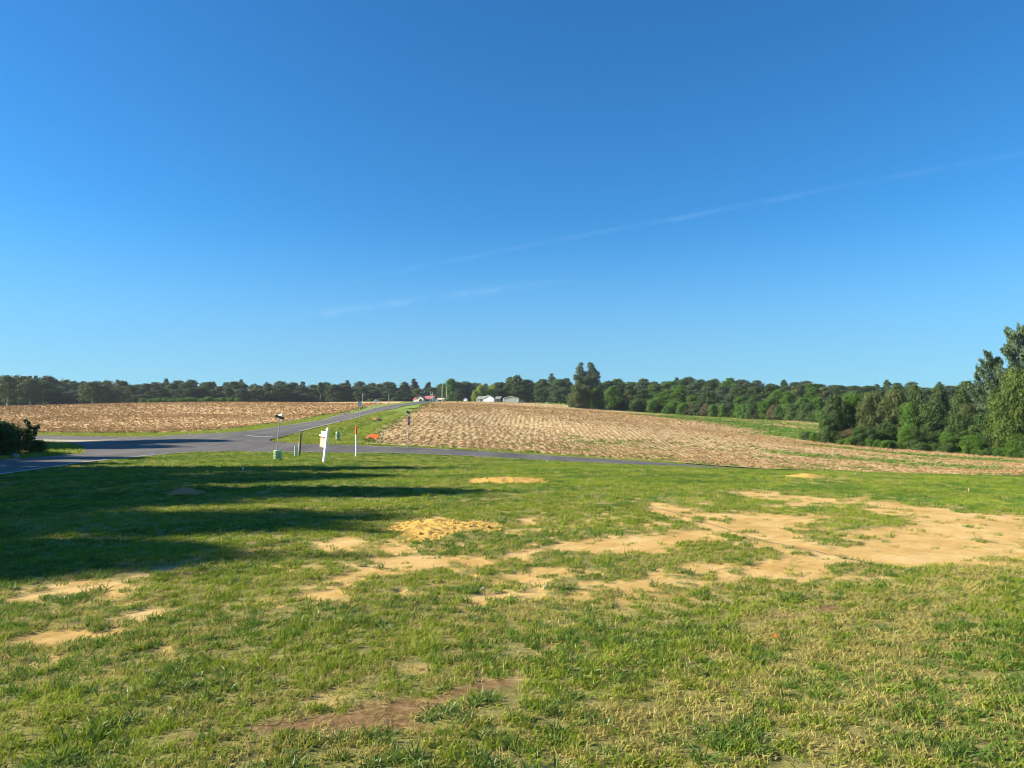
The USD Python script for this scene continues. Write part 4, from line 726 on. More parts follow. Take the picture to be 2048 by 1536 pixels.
# pale bare trunks standing out at the edge of the left wood
for u, vt in ((14, 752), (58, 757), (183, 764)):
    px_tree('oak_d', u, 384, vt, 44, {14: 'tree with a bare pale trunk at the left edge of the picture', 58: 'tree with a bare pale trunk above the dark bush', 183: 'lone tree with a bare pale trunk before the left wood'}[u])
# single trees one can name
def tall_tree():
    d = 352; x = (1172 - 1024) / F * d; z = gz(x, d); g2 = np.random.default_rng(40); lob = []
    k = d / F; H = (812 - 724) * k
    for (du, v, r) in ((-12,737,6),(-10,746,8),(-12,757,9),(10,735,6),(14,743,8),(6,750,9),(18,755,9),(0,762,11),(-8,770,11),(16,768,12),(24,775,9),(2,780,12),(14,788,11),(-10,785,9),(-20,757,5),(-21,752,3.5),(22,748,5),(-9,729,4.5),(9,728,4.5),(27,790,8)):
        lob.append((du * k, g2.uniform(-3, 3) * 0.8, at_depth(1172 + du, v, d)[2] - z, r * k * 1.12))
    tr = cat3([tube([(0.3, 0, -0.3), (0.5, 0.2, 4), (0.2, 0, 10), (-1.5, 0, 15), (-2.6, 0, 19)], [0.55, 0.42, 0.36, 0.2, 0.06], 8), tube([(0.2, 0, 9.5), (1.8, 0, 14), (2.4, 0, 19)], [0.3, 0.2, 0.05], 7)])
    o = thing('tree', 'tallest tree on the skyline, twin topped, at the end of the stubble field', 'tree', (x, d, z))
    part(o, 'trunk', tr, M['bark'], smooth=50); part(o, 'crown', crown_leaves(g2, lob, 9500, 0.5), M['oakgrey'], smooth=False)
tall_tree()
px_tree('olive_b', 1153, 340, 768, 40, 'bushy olive brown tree left of the foot of the tallest tree')
px_tree('olive_a', 1168, 344, 772, 34, 'grey brown leafy tree under the tallest tree')
px_tree('fresh_b', 1225, 338, 772, 32, 'bright green tree right of the tallest tree')
px_tree('fresh_a', 1192, 346, 776, 30, 'darker green tree between the tallest tree and the bright green one')
for u, d, vt, w in ((962, 497, 770, 30), (985, 500, 771, 30), (950, 494, 781, 16)):
    px_tree('yellow', u, d, vt, w, {962: 'yellow green tree behind the left half of the white house', 985: 'yellow green tree behind the right half of the white house', 950: 'small yellow green tree left of the white house'}[u])
px_tree('fresh_a', 903, 500, 757, 34, 'bright green tree behind the three tall poles'); px_tree('oakgrey_b', 915, 485, 781, 18, 'small grey green tree at the foot of the three tall poles')
px_tree('oak_a', 1034, 500, 750, 40, 'high round topped tree behind the metal garage')
# hedgerow at the right
HEDGE = [('hedge_a', 1668, 141, 790, 60, 'dark green tree at the left end of the right hedgerow'), ('hedge_d', 1700, 143, 786, 62, 'lighter green tree second from the left end of the right hedgerow'), ('hedge_b', 1655, 137, 830, 44, 'low dark bush at the left foot of the right hedgerow'),
 ('hedge_c', 1745, 139, 785, 64, 'olive leafed tree in the right hedgerow'), ('hedge_c', 1790, 137, 779, 64, 'tallest olive tree in the middle of the right hedgerow'), ('hedge_a', 1830, 150, 771, 52, 'dark round tree behind the middle of the right hedgerow'),
 ('hedge_d', 1818, 131, 806, 50, 'yellowish green tree leaning from the middle of the right hedgerow'), ('hedge_b', 1862, 129, 804, 70, 'broad dark bush in front of the right hedgerow'), ('hedge_a', 1880, 146, 774, 60, 'dark tree behind the broad dark bush of the right hedgerow'),
 ('hedge_a', 1935, 142, 764, 70, 'big dark round tree left of the feathery tree'), ('hedge_c', 1935, 126, 808, 56, 'olive bush with orange leaves near the right hedgerow end'), ('hedge_b', 1915, 120, 828, 62, 'dark green bush low in front of the right hedgerow'),
 ('hedge_b', 1965, 117, 826, 64, 'dark leafy bush left of the tall yellowing tree'), ('hedge_e', 1700, 134, 858, 52, 'reddish brown bush low in the right hedgerow'), ('hedge_b', 1770, 129, 846, 58, 'dark bush low under the olive trees'), ('hedge_d', 1735, 132, 856, 46, 'light green bush low under the olive trees'),
 ('hedge_d', 1820, 125, 852, 50, 'light green bush before the broad dark bush'), ('hedge_a', 2140, 116, 770, 110, 'dark tree past the right edge of the picture'),
 ('loose_a', 1985, 128, 706, 92, 'feathery silver green tree rising above the right hedgerow'), ('loose_b', 2042, 122, 650, 100, 'tallest feathery tree at the right edge of the picture'),
 ('sycamore', 2036, 112, 738, 110, 'tall tree with yellowing leaves at the right edge of the picture')]
for k, u, d, vt, w, lab in HEDGE: px_tree(k, u, d, vt, w, lab, cat='tree' if 'tree' in lab else 'shrub', name='tree' if 'tree' in lab else 'shrub')
shrubs(1612, 1690, 14, lambda u: np.interp(u, [1612, 1690], [146, 134]), 1.3, 1.9, 26, ['bush_a', 'bush_b'], 'low vine mound at the left tip of the right hedgerow', 'low vines at the left tip of the right hedgerow', False)
shrubs(1680, 2120, 15, lambda u: np.interp(u, [1680, 1760, 1900, 2120], [131, 124, 115, 104]), 0.9, 1.7, 24, ['bush_a', 'bush_a', 'bush_b'], 'weed clump at the hedgerow foot', 'tall weeds at the foot of the right hedgerow', False)
shrubs(1665, 2110, 23, lambda u: np.interp(u, [1665, 1760, 1900, 2110], [135, 128, 119, 108]), 2.4, 4.0, 44, ['hedge_b', 'hedge_d', 'hedge_b', 'hedge_a'], 'rounded bush along the front of the right hedgerow', 'rounded bushes along the front of the right hedgerow', False)
# trees outside the picture on the left: their shade lies over the lawn
OUT = [(-35.5, 10.6, 17.7, 9.5), (-36.0, 7.0, 17.2, 8.5), (-36.5, 3.8, 15.9, 8), (-36, 16.2, 18.5, 9.5), (-36.5, 22.4, 17.2, 9), (-36.8, 28.0, 17.8, 8.5), (-46, 6.5, 20.0, 10), (-46, 13, 20.8, 10.5), (-46, 20.5, 21.2, 10.5), (-47, 26.5, 20.8, 9.5), (-47.5, 37.0, 14.6, 9), (-47.5, 31.5, 15.5, 7), (-54, 55.5, 17.2, 8), (-60, 48.8, 18.9, 12), (-64, 52.5, 20, 10)]
for i, (x, y, h, w) in enumerate(OUT):
    place_tree('shade_oak' if i % 2 == 0 else 'shade_oak_b', x, y, h, w, f'{ORD[i]} roadside tree outside the picture on the left, its shade crossing the {"lawn" if i < 12 else "road corner"}', group='roadside trees outside the picture on the left')
# dark bush at the left edge
for k, (u, d, h, w) in enumerate(((5, 41, 2.0, 2.6), (42, 43.5, 1.6, 2.0), (-30, 42, 2.3, 3.0), (78, 44.5, 0.9, 1.4))):
    x = (u - 1024) / F * d; place_tree('hedge_b', x, d, h, w, ('dark shaded bush at the left edge of the picture', 'dark shaded bush right behind the grey stone', 'dark shaded bush just past the left edge', 'low dark tuft of shrub on the road corner')[k], 'shrub', name='shrub')
x, d = (60 - 1024) / F * 43, 43.0
g2 = np.random.default_rng(61); zz = gz(x, d); lob = [(-0.15, 0, 1.35, 0.16), (0.02, 0, 1.55, 0.14), (-0.1, 0, 1.78, 0.14), (0.28, 0, 1.45, 0.17), (0.45, 0, 1.6, 0.13), (0.3, 0, 1.2, 0.16), (-0.05, 0, 1.15, 0.18), (0.12, 0, 1.0, 0.2), (-0.22, 0, 1.95, 0.1)]
o = thing('sapling', 'leafy sapling sticking up out of the dark bush at the left', 'sapling', (x, d, zz))
part(o, 'trunk', cat3([tube([(0, 0, -0.1), (0.02, 0, 0.8), (-0.12, 0, 1.5), (-0.2, 0, 2.0)], [0.03, 0.022, 0.015, 0.006], 5), tube([(0.02, 0, 0.8), (0.25, 0, 1.25), (0.45, 0, 1.65)], [0.02, 0.012, 0.005], 5)]), M['bark']); part(o, 'crown', crown_leaves(g2, lob, 420, 0.13), M['shade'], smooth=False)

# ------------------------------------------------------------------ roadside furniture
def prism(poly, depth):
    m = trimesh.creation.extrude_polygon(poly, depth, engine='earcut'); return m
def upright(m):  # xy drawing -> xz plane facing -y
    m = m.copy(); m.apply_transform(np.array([[1, 0, 0, 0], [0, 0, -1, 0], [0, 1, 0, 0], [0, 0, 0, 1.0]])); return m
def rounded(w, h, r): return shapely.box(-w / 2 + r, -h / 2 + r, w / 2 - r, h / 2 - r).buffer(r, quad_segs=4)
def u_post(h, r=0.03):  # flanged channel post
    prof = Polygon([(-.032, -.012), (-.018, -.012), (-.010, .014), (.010, .014), (.018, -.012), (.032, -.012), (.032, -.006), (.022, -.006), (.014, .02), (-.014, .02), (-.022, -.006), (-.032, -.006)])
    m = prism(prof, h); return m
def base(u, v): p = hit(u, v); return p[0], p[1], p[2]
# street name sign
x, y, z = base(553.5, 903)
o = thing('street_name_sign', 'leaning street name sign post behind the green barrel shaped box', 'street sign', (x, y, z - 0.1), tilt=(0, 4.0))
hp = (at_depth(557, 836, y)[2] - z) + 0.1
part(o, 'post', tube([(0, 0, 0), (0, 0, hp)], [0.033, 0.033], 10), M['galv'])
part(o, 'bracket', box(0.07, 0.07, 0.10, (0, 0, hp + 0.03), 0.012), M['galv'])
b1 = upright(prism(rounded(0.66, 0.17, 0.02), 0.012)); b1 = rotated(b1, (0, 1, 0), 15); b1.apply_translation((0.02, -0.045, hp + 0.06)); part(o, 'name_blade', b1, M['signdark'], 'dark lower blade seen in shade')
b2 = upright(prism(rounded(0.76, 0.17, 0.02), 0.012)); b2 = rotated(rotated(b2, (0, 1, 0), -12), (0, 0, 1), -50); b2.apply_translation((0.02, 0.02, hp + 0.22)); part(o, 'name_blade', b2, M['signgreen'], 'bright green upper blade catching the sun')
b3 = upright(prism(rounded(0.62, 0.11, 0.01), 0.004)); b3.apply_translation((0, -0.013, 0)); b3 = rotated(rotated(b3, (0, 1, 0), -12), (0, 0, 1), -50); b3.apply_translation((0.02, 0.02, hp + 0.22)); part(o, 'white_lettering_panel', b3, M['white'])
# green barrel shaped cable boxes
def cable_box(u, v, wpx, hpx, label):
    x, y, z = base(u, v); r = wpx * y / F / 2; h = hpx * y / F
    o = thing('cable_box', label, 'utility box', (x, y, z - 0.02), rotz=8)
    prof = np.array([(0.0, -0.05), (r * 0.93, -0.05), (r * 0.96, h * 0.1), (r, h * 0.80), (r * 0.99, h * 0.86), (r * 1.06, h * 0.865), (r * 1.06, h * 0.93), (r * 0.9, h * 0.985), (0.0, h)])
    part(o, 'housing', trimesh.creation.revolve(prof, sections=28), M['boxgreen'])
    for row in range(5):
        for col in range(-2, 3):
            a = math.radians(col * 27); zc = h * (0.15 + 0.145 * row); s = box(r * 0.30, 0.022, h * 0.055, (0, -r * 0.985, zc), 0.004); part(o, 'slot', rotated(s, (0, 0, 1), math.degrees(a) + 12), M['boxdark'])
    return o
cable_box(555, 920.5, 15.2, 21, 'green barrel shaped utility box with slots at the foot of the street sign')
cable_box(675.5, 880.5, 8.0, 17.6, 'green slotted utility box on the verge beyond the white sign post')
# telephone pedestal beside the wooden post
x, y, z = base(591, 913.5); k = y / F
o = thing('telephone_pedestal', 'pale green grey pedestal box beside the brown wooden post', 'utility box', (x, y, z - 0.03), rotz=20, tilt=(0, 2.5))
part(o, 'housing', box(5.4 * k, 5 * k, 20.5 * k, (0, 0, 10.2 * k), 0.012), M['boxpale']); part(o, 'cap', box(6.0 * k, 5.6 * k, 2.2 * k, (0, 0, 21.4 * k), 0.015), M['boxpale']); part(o, 'latch', box(0.03, 0.012, 0.06, (0, -2.6 * k, 14 * k), 0.003), M['galv'])
x, y, z = base(597, 911.0); k = y / F
o = thing('marker_stub', 'slim pale marker stub half hidden behind the brown wooden post', 'marker', (x, y + 0.15, z - 0.03))
part(o, 'stub', tube([(0, 0, 0), (0, 0, 25.6 * k)], [0.05, 0.047], 10), M['boxpale']); part(o, 'cap', tube([(0, 0, 25.6 * k), (0, 0, 26.4 * k)], [0.055, 0.035], 10), M['boxpale'])
x, y, z = base(598.5, 911.8); k = y / F
o = thing('wooden_post', 'short round brown wooden post left of the white sign post', 'post', (x, y, z - 0.1), tilt=(0, 2.6))
part(o, 'shaft', tube([(0, 0, 0), (0.004, 0, 0.5), (0, 0.003, 46 * k + 0.1)], [0.075, 0.072, 0.068], 12), M['postwood']); part(o, 'cut_top', tube([(0, 0.003, 46 * k + 0.1), (0, 0.003, 46 * k + 0.112)], [0.064, 0.060], 12), M['polewood'])
# white real estate sign post
x, y, z = base(646.5, 925.5); k = y / F
o = thing('sale_sign_post', 'leaning white real estate sign post with a pink hanging panel', 'sign', (x, y, z - 0.15), tilt=(0, 6.0))
hp = 67 * k + 0.15; w = 0.105
part(o, 'post', rotated(box(w, w, hp, (0, 0, hp / 2), 0.008), (0, 0, 1), -28), M['white'])
cap = trimesh.creation.cone(0.09, 0.10, sections=4); cap.apply_transform(trimesh.transformations.rotation_matrix(math.radians(45 - 28), (0, 0, 1))); cap.apply_translation((0, 0, hp)); part(o, 'cap', cat3([cap, rotated(box(0.15, 0.15, 0.03, (0, 0, hp - 0.012), 0.006), (0, 0, 1), -28)]), M['white'])
A = 124  # bearing of the arm, anticlockwise from +x: mostly away from the viewer, a little left
def armward(m): return rotated(m, (0, 0, 1), A)
part(o, 'arm', armward(box(1.05, 0.10, 0.10, (0.42, 0, hp - 0.36), 0.008)), M['white'])
part(o, 'brace_block', armward(box(0.20, 0.125, 0.13, (-0.03, 0, hp - 0.36), 0.008)), M['white'])
part(o, 'rider_panel', armward(box(0.62, 0.016, 0.16, (0.52, 0.0, hp - 0.215), 0.003)), M['white'])
part(o, 'hanging_panel', armward(box(0.62, 0.016, 0.50, (0.52, 0.0, hp - 0.70), 0.003)), M['pink'])
part(o, 'panel_band', armward(box(0.60, 0.020, 0.03, (0.52, 0.0, hp - 0.47), 0.003)), M['signred'])
for q in (0.28, 0.76): part(o, 'hook', armward(tube([(q, 0, hp - 0.455), (q, 0, hp - 0.40)], [0.006, 0.006], 6)), M['galv'])
# orange topped marker post
x, y, z = base(711.5, 913); k = y / F
o = thing('marker_post', 'white utility marker post with a pointed orange top', 'marker', (x, y, z - 0.05), tilt=(0, 0.6))
h = 62 * k; r = 0.052
part(o, 'shaft', trimesh.creation.revolve(np.array([(0, 0), (r, 0), (r, h - 16.5 * k), (0, h - 16.5 * k)]), sections=20), M['white'])
part(o, 'orange_cap', trimesh.creation.revolve(np.array([(0, h - 16.5 * k), (r * 1.08, h - 16.5 * k), (r * 1.08, h - 2.5 * k), (r * 0.9, h - 1.2 * k), (r * 0.45, h - 0.3 * k), (0, h)]), sections=20), M['orange'])
# stop sign, seen almost edge on
x, y, z = base(815.2, 895.5); k = y / F
o = thing('stop_sign', 'stop sign turned away to the right at the field corner', 'road sign', (x, y, z - 0.1), tilt=(0, 1.6))
hp = 68 * k + 0.1
post = u_post(hp); part(o, 'post', rotated(post, (0, 0, 1), 70), M['galv'])
oc = Polygon([(0.41 * math.cos(math.radians(22.5 + 45 * q)), 0.41 * math.sin(math.radians(22.5 + 45 * q))) for q in range(8)])
SB = 81  # turned so that its face looks to the right
def signward(m): return rotated(m, (0, 0, 1), SB)
pl = upright(prism(oc.buffer(-0.018), 0.006)); bl = upright(prism(oc, 0.004)); zc = hp - 0.55
pl.apply_translation((0, -0.036, zc)); bl.apply_translation((0, -0.031, zc)); part(o, 'red_face', signward(pl), M['signred']); part(o, 'white_rim', signward(bl), M['signback'])
tx = upright(meshkit.text_mesh('STOP', 0.24, 0.003)); tx.apply_translation((-tx.bounds.mean(0)[0], 0, -tx.bounds.mean(0)[2])); tx.apply_translation((0, -0.044, zc)); part(o, 'lettering', signward(tx), M['white'], smooth=False)
for q, (dz, an, w) in enumerate(((0.02, -25, 0.42), (0.12, 50, 0.36))):
    m = upright(prism(rounded(w, 0.13, 0.02), 0.008)); m = rotated(rotated(m, (0, 1, 0), 24), (0, 0, 1), an); m.apply_translation((-0.06, 0.0, hp + dz)); part(o, 'top_blade', m, M['signdark'])
# speed limit sign
x, y, z = base(718.5, 838.5); k = y / F
o = thing('speed_limit_sign', 'white speed limit sign on a thin post beside the hill road', 'road sign', (x, y, z - 0.1), tilt=(0, 1.2))
hp = 35.5 * k + 0.1
part(o, 'post', tube([(0, 0, 0), (0, 0, hp)], [0.045, 0.045], 8), M['galv'])
W, H = 7.6 * k, 10.0 * k; zc = hp - H / 2
pn = upright(prism(rounded(W, H, 0.05), 0.006)); pn.apply_translation((0, -0.05, zc)); part(o, 'panel', pn, M['white'])
rim = upright(prism(rounded(W - .05, H - .05, 0.04).difference(rounded(W - .09, H - .09, 0.03)), 0.003)); rim.apply_translation((0, -0.057, zc)); part(o, 'border', rim, M['black'])
for t, hh, dz in (('SPEED', H * 0.13, 0.34), ('LIMIT', H * 0.13, 0.15), ('45', H * 0.36, -0.20)):
    m = upright(meshkit.text_mesh(t, hh, 0.003, bold=True)); c = m.bounds.mean(0); m.apply_translation((-c[0], 0, -c[2])); m.apply_translation((0, -0.058, zc + dz * H)); part(o, 'lettering', m, M['black'], smooth=False)
# back of a diamond warning sign on the far side of the hill road
d = 186.0; x = (751.5 - 1024) / F * d; z = gz(x, d); k = d / F
o = thing('warning_sign', 'diamond warning sign seen from behind on the far road side', 'road sign', (x, d, z - 0.1))
zc = at_depth(751.5, 802.3, d)[2] - z + 0.1
part(o, 'post', tube([(0, -0.05, 0), (0, -0.05, zc + 0.35)], [0.05, 0.05], 8), M['galv'])
dm = upright(prism(rounded(0.80, 0.80, 0.05), 0.006)); dm = rotated(dm, (0, 1, 0), 45); dm.apply_translation((0, 0.01, zc)); part(o, 'panel', dm, M['signback']); part(o, 'brace', box(0.12, 0.02, 0.5, (0, -0.11, zc), 0.004), M['black'])
# fallen orange work sign
x, y, z = base(742, 879); k = y / F
o = thing('fallen_work_sign', 'collapsed orange road work sign lying on the field edge', 'road sign', (x, y, z))
def bent(pts, t=0.02):
    p = np.array(pts, float); c = p.mean(0); n = np.cross(p[1] - p[0], p[-1] - p[0]); n = n / np.linalg.norm(n)
    v = np.vstack([p, p - n * t]); m = len(p); f = [(0, i, i + 1) for i in range(1, m - 1)] + [(m, m + i + 1, m + i) for i in range(1, m - 1)]
    for i in range(m): j = (i + 1) % m; f += [(i, i + m, j), (j, i + m, j + m)]
    return trimesh.Trimesh(v, f, process=False)
s = k * 1.0
part(o, 'orange_panel', bent([(-1 * s, -0.10, 0.24), (13 * s, -0.25, 0.05), (14.5 * s, 0.15, 0.42), (1 * s, 0.30, 0.46)]), M['orange'])
part(o, 'folded_panel', bent([(-13 * s, -0.15, 0.05), (-5 * s, -0.15, 0.20), (-1 * s, 0.30, 0.46), (-10 * s, 0.2, 0.24)]), M['orangered'])
part(o, 'orange_flap', bent([(-5 * s, -0.15, 0.205), (-1 * s, -0.10, 0.245), (1 * s, 0.30, 0.465), (-1 * s, 0.31, 0.465)]), M['orangered'])
part(o, 'frame_bar', tube([(-6 * s, 0.0, 0.03), (9 * s, 0.05, 0.06)], [0.03, 0.03], 6), M['black']); part(o, 'stand_foot', box(5 * s, 0.35, 0.10, (-2.5 * s, -0.02, 0.04), 0.02), M['black'])
part(o, 'wooden_lath', tube([(-8 * s, 0.1, 0.2), (-9.8 * s, 0.1, 0.5)], [0.025, 0.02], 5), M['stake'])
# survey stakes and flags
for (u, v, hpx, lab, m) in ((1525, 958, 6, 'raw wooden survey stake left of the far sand heap', 'stake'), (1938.5, 984.5, 8, 'raw wooden survey stake alone at the right of the lawn', 'stake'), (486, 941.5, 7.5, 'thin whitish survey stake in the shaded lawn', 'boxpale'), (1094.5, 926, 6, 'thin whitish stake at the lawn edge by the cross road', 'boxpale'), (1711, 950, 4, 'small pale stake at the far right lawn edge', 'boxpale')):
    x, y, z = base(u, v); k = y / F; h = hpx * k
    o = thing('survey_stake', lab, 'stake', (x, y, z - 0.05), rotz=20, tilt=(3, -4)); part(o, 'shaft', box(0.045, 0.02, h + 0.05, (0, 0, (h + 0.05) / 2), 0.003), M[m]); part(o, 'flag_tape', box(0.05, 0.026, 0.03, (0, 0, h * 0.9 + 0.02), 0.003), M['white' if m != 'stake' else 'stake'])
# cord lying over the sand
px = np.array([(1262, 1002), (1300, 1013), (1345, 1024), (1400, 1040), (1450, 1057), (1500, 1073), (1550, 1087), (1600, 1097), (1650, 1107), (1700, 1117), (1745, 1126), (1800, 1134), (1850, 1142)], float)
tt = np.linspace(0, len(px) - 1, 80); pp = hits(np.column_stack([np.interp(tt, np.arange(len(px)), px[:, 0]), np.interp(tt, np.arange(len(px)), px[:, 1])]))
s_, o_, ye_, _d = lawn_cover(pp[:, 0], pp[:, 1]); pp[:, 2] = ground_z(pp[:, 0], pp[:, 1]) + lawn_relief(pp[:, 0], pp[:, 1], s_, ye_) + 0.012
solo('cord', tube(pp, 0.0035, 6), M['cord'], 'long dark cord lying across the bare sand patch', 'cord')
# little orange scrap in the grass
x, y, z = base(1550, 1284); o = thing('orange_scrap', 'tiny orange scrap lying in the grass', 'litter', (x, y, z + 0.04)); part(o, 'scrap', bent([(-.011, 0, 0), (.010, -.006, .003), (.012, .008, .013), (-.008, .009, .014)], 0.003), M['orange'])
# stones
def stone(name, u, v, w, h, lab, seed, mat='stone'):
    x, y, z = base(u, v); m = trimesh.creation.icosphere(3); q = np.array(m.vertices); q = q * (0.75 + 0.55 * meshkit.fbm(q * 1.6 + seed, 3, seed))[:, None]; m.vertices = q * [w / 2, w / 2 * 0.8, h / 2]
    solo(name, m, M[mat], lab, 'stone', smooth=60, loc=(x, y, z + h * 0.28))
stone('stone', 30, 917, 0.42, 0.34, 'grey stone standing before the dark bush at the left', 3); stone('stone', 20, 957, 0.14, 0.10, 'small pale stone on the lawn corner by the left road', 5); stone('stone', 965, 1180, 0.05, 0.035, 'pebble on the sand patch in the middle of the lawn', 8, 'gravel'); stone('stone', 1092, 1176, 0.06, 0.04, 'pale pebble at the lower edge of the middle sand patch', 9, 'gravel')

# ------------------------------------------------------------------ distant buildings
def pxz(v, d, z0): return float(at_depth(1024, v, d)[2] - z0)
def gable_solid(w, depth, eave, ridge):      # gable end faces -y, centred on x, from y=0 back
    return upright(prism(Polygon([(-w / 2, -0.6), (w / 2, -0.6), (w / 2, eave), (0, ridge), (-w / 2, eave)]), depth)).apply_translation((0, depth, 0)) if False else _gs(w, depth, eave, ridge)
def _gs(w, depth, eave, ridge):
    m = upright(prism(Polygon([(-w / 2, -0.8), (w / 2, -0.8), (w / 2, eave), (0, ridge), (-w / 2, eave)]), depth)); m.apply_translation((0, depth, 0)); return m
def gable_roof(w, depth, eave, ridge, over=0.35, t=0.14):
    s = (ridge - eave) / (w / 2); e = eave - s * over
    P = Polygon([(-w / 2 - over, e), (0, ridge + 0.003), (w / 2 + over, e), (w / 2 + over, e + t), (0, ridge + t), (-w / 2 - over, e + t)])
    m = upright(prism(P, depth + 2 * over)); m.apply_translation((0, depth + over, 0.012)); return m
def hip_long(w, depth, eave, ridge, over=0.35, t=0.14):   # ridge runs along x
    m = gable_roof(depth, w, eave, ridge, over, t); m = rotated(m, (0, 0, 1), 90); m.apply_translation((w / 2, depth / 2, 0)); return m
def long_body(w, depth, eave, ridge):
    m = _gs(depth, w, eave, ridge); m = rotated(m, (0, 0, 1), 90); m.apply_translation((w / 2, depth / 2, 0)); return m
def shift(m, *a): m = m.copy(); m.apply_translation(a); return m
def ux(u, d): return (u - 1024) / F * d
# white house with a grey roof
d = 480.0; x0 = ux(976, d); z = gz(x0, d); k = d / F; e, r_ = pxz(797.2, d, z), pxz(791.2, d, z)
o = thing('house', 'white one storey house with a grey green roof, right of the poles', 'house', (x0, d, z), rotz=-16)
gx = ux(979.5, d) - x0; gw = 22.3 * k
part(o, 'gable_wing', shift(_gs(gw, 9, e, r_), gx, -3.0, 0), M['siding']); part(o, 'gable_roof', shift(gable_roof(gw, 9, e, r_), gx, -3.0, 0), M['roofgrey'])
lx0, lx1 = ux(952.3, d) - x0, gx - gw / 2 + 0.3; lw = lx1 - lx0
part(o, 'left_wing', shift(long_body(lw, 7.5, e - 0.1, r_ - 0.25), (lx0 + lx1) / 2, 0, 0), M['siding']); part(o, 'left_roof', shift(hip_long(lw, 7.5, e - 0.1, r_ - 0.25), (lx0 + lx1) / 2, 0, 0), M['roofgrey'])
rx0, rx1 = gx + gw / 2, ux(1000.3, d) - x0; rw = rx1 - rx0
part(o, 'carport_roof', shift(hip_long(rw, 7.5, e - 0.2, r_ - 0.6), (rx0 + rx1) / 2, 0.2, 0), M['roofgrey']); part(o, 'carport_post', box(0.22, 0.22, e + 0.5, (rx1 - 0.3, 0.2, (e - 0.7) / 2), 0.01), M['white']); part(o, 'carport_post', box(0.22, 0.22, e + 0.5, (rx1 - 0.3, 7.2, (e - 0.7) / 2), 0.01), M['white'])
part(o, 'carport_wall', box(rw - 0.6, 0.15, e + 0.3, ((rx0 + rx1) / 2, 7.6, (e - 0.5) / 2)), M['pane'])
part(o, 'porch_column', box(0.2, 0.2, e, (lx0 + lw * 0.42, -1.0, e / 2 - 0.1)), M['white']); part(o, 'porch_roof', box(3.4, 1.6, 0.14, (lx0 + lw * 0.55, -0.75, e - 0.02)), M['siding'])
for q in (0.22, 0.72):
    part(o, 'window', box(1.0, 0.06, 1.1, (lx0 + lw * q, -0.04, e * 0.55)), M['pane'])
part(o, 'door', box(0.95, 0.06, 2.0, (lx0 + lw * 0.5, -0.04, 1.0)), M['pane'])
for q in (-1, 1): m = box(0.2, 9.6, 0.16, (0, 0, 0)); 
part(o, 'rake_trim', shift(upright(prism(Polygon([(-gw / 2 - .4, e - .28), (0, r_ - .12), (gw / 2 + .4, e - .28), (gw / 2 + .4, e - .02), (0, r_ + .16), (-gw / 2 - .4, e - .02)]), 0.05)), gx, -3.37, 0.02), M['white'])
# metal garage
d = 462.0; x0 = ux(1021.8, d); z = gz(x0, d); k = d / F; e, r_ = pxz(796.3, d, z), pxz(792.2, d, z); gw = 30.5 * k
o = thing('garage', 'wide grey tan metal garage with white corner trim', 'garage', (x0, d, z), rotz=-7)
part(o, 'wall', _gs(gw, 14, e, r_), M['tanmetal']); part(o, 'roof', gable_roof(gw, 14, e, r_, 0.2, 0.1), M['tanmetal'])
for s in (-1, 1): part(o, 'corner_trim', box(0.45, 0.06, e + 0.6, (s * (gw / 2 - 0.21), -0.032, (e - 0.6) / 2)), M['white'])
part(o, 'rake_trim', shift(upright(prism(Polygon([(-gw / 2 - .2, e - .26), (0, r_ - .16), (gw / 2 + .2, e - .26), (gw / 2 + .2, e + .02), (0, r_ + .12), (-gw / 2 - .2, e + .02)]), 0.05)), 0, -0.22, 0.015), M['tanwall'])
# small white shed
d = 470.0; x0 = ux(930.2, d); z = gz(x0, d); k = d / F
o = thing('shed', 'tiny white shed standing alone left of the white house', 'shed', (x0, d, z), rotz=-16)
e, r_ = pxz(799, d, z), pxz(796.6, d, z); part(o, 'wall', _gs(6 * k, 2.6, e, r_), M['siding']); part(o, 'roof', gable_roof(6 * k, 2.6, e, r_, 0.12, 0.1), M['white']); part(o, 'vent', box(0.7, 0.05, 0.35, (0, -0.03, e * 0.85)), M['pane'])
# small white lean-to by the garage
d = 466.0; x0 = ux(1043.3, d); z = gz(x0, d); k = d / F; h = pxz(800.2, d, z)
o = thing('lean_to', 'small white slanted box shape right of the garage', 'shed', (x0, d, z)); part(o, 'body', shift(upright(prism(Polygon([(-2.6 * k, 1.9 * k), (2.4 * k, 0.8 * k), (2.4 * k, h), (-1.2 * k, h)]), 2.2)), 0, 2.2, 0), M['siding']); part(o, 'skid', box(4 * k, 2.0, 1.2 * k, (0, 1.1, 0.5 * k)), M['pane'])
# red roofed house
d = 455.0; x0 = ux(845, d); z = gz(x0, d); k = d / F
o = thing('house', 'cream house with a red metal roof at the top of the hill road', 'house', (x0, d, z), rotz=-14)
e, r_ = pxz(797.6, d, z), pxz(792.2, d, z); gw = 16 * k; gx = ux(841.2, d) - x0
part(o, 'gable_wing', shift(_gs(gw, 9, e, r_), gx, -2, 0), M['creamwall']); part(o, 'gable_roof', shift(gable_roof(gw, 9, e, r_, 0.3, 0.2), gx, -2, 0), M['roofred'])
mw = 17 * k; mx = ux(855.5, d) - x0; part(o, 'main_body', shift(long_body(mw, 8, e, r_ + 0.1), mx, 1, 0), M['creamwall']); part(o, 'main_roof', shift(hip_long(mw, 8, e, r_ + 0.1, 0.5, 0.2), mx, 1, 0), M['roofred'])
sw = 8 * k; sx = ux(829.6, d) - x0; part(o, 'side_wing', shift(long_body(sw, 6, e * 0.72, r_ * 0.78), sx, 0, 0), M['siding']); part(o, 'side_roof', shift(hip_long(sw, 6, e * 0.72, r_ * 0.78, 0.3, 0.2), sx, 0, 0), M['roofred'])
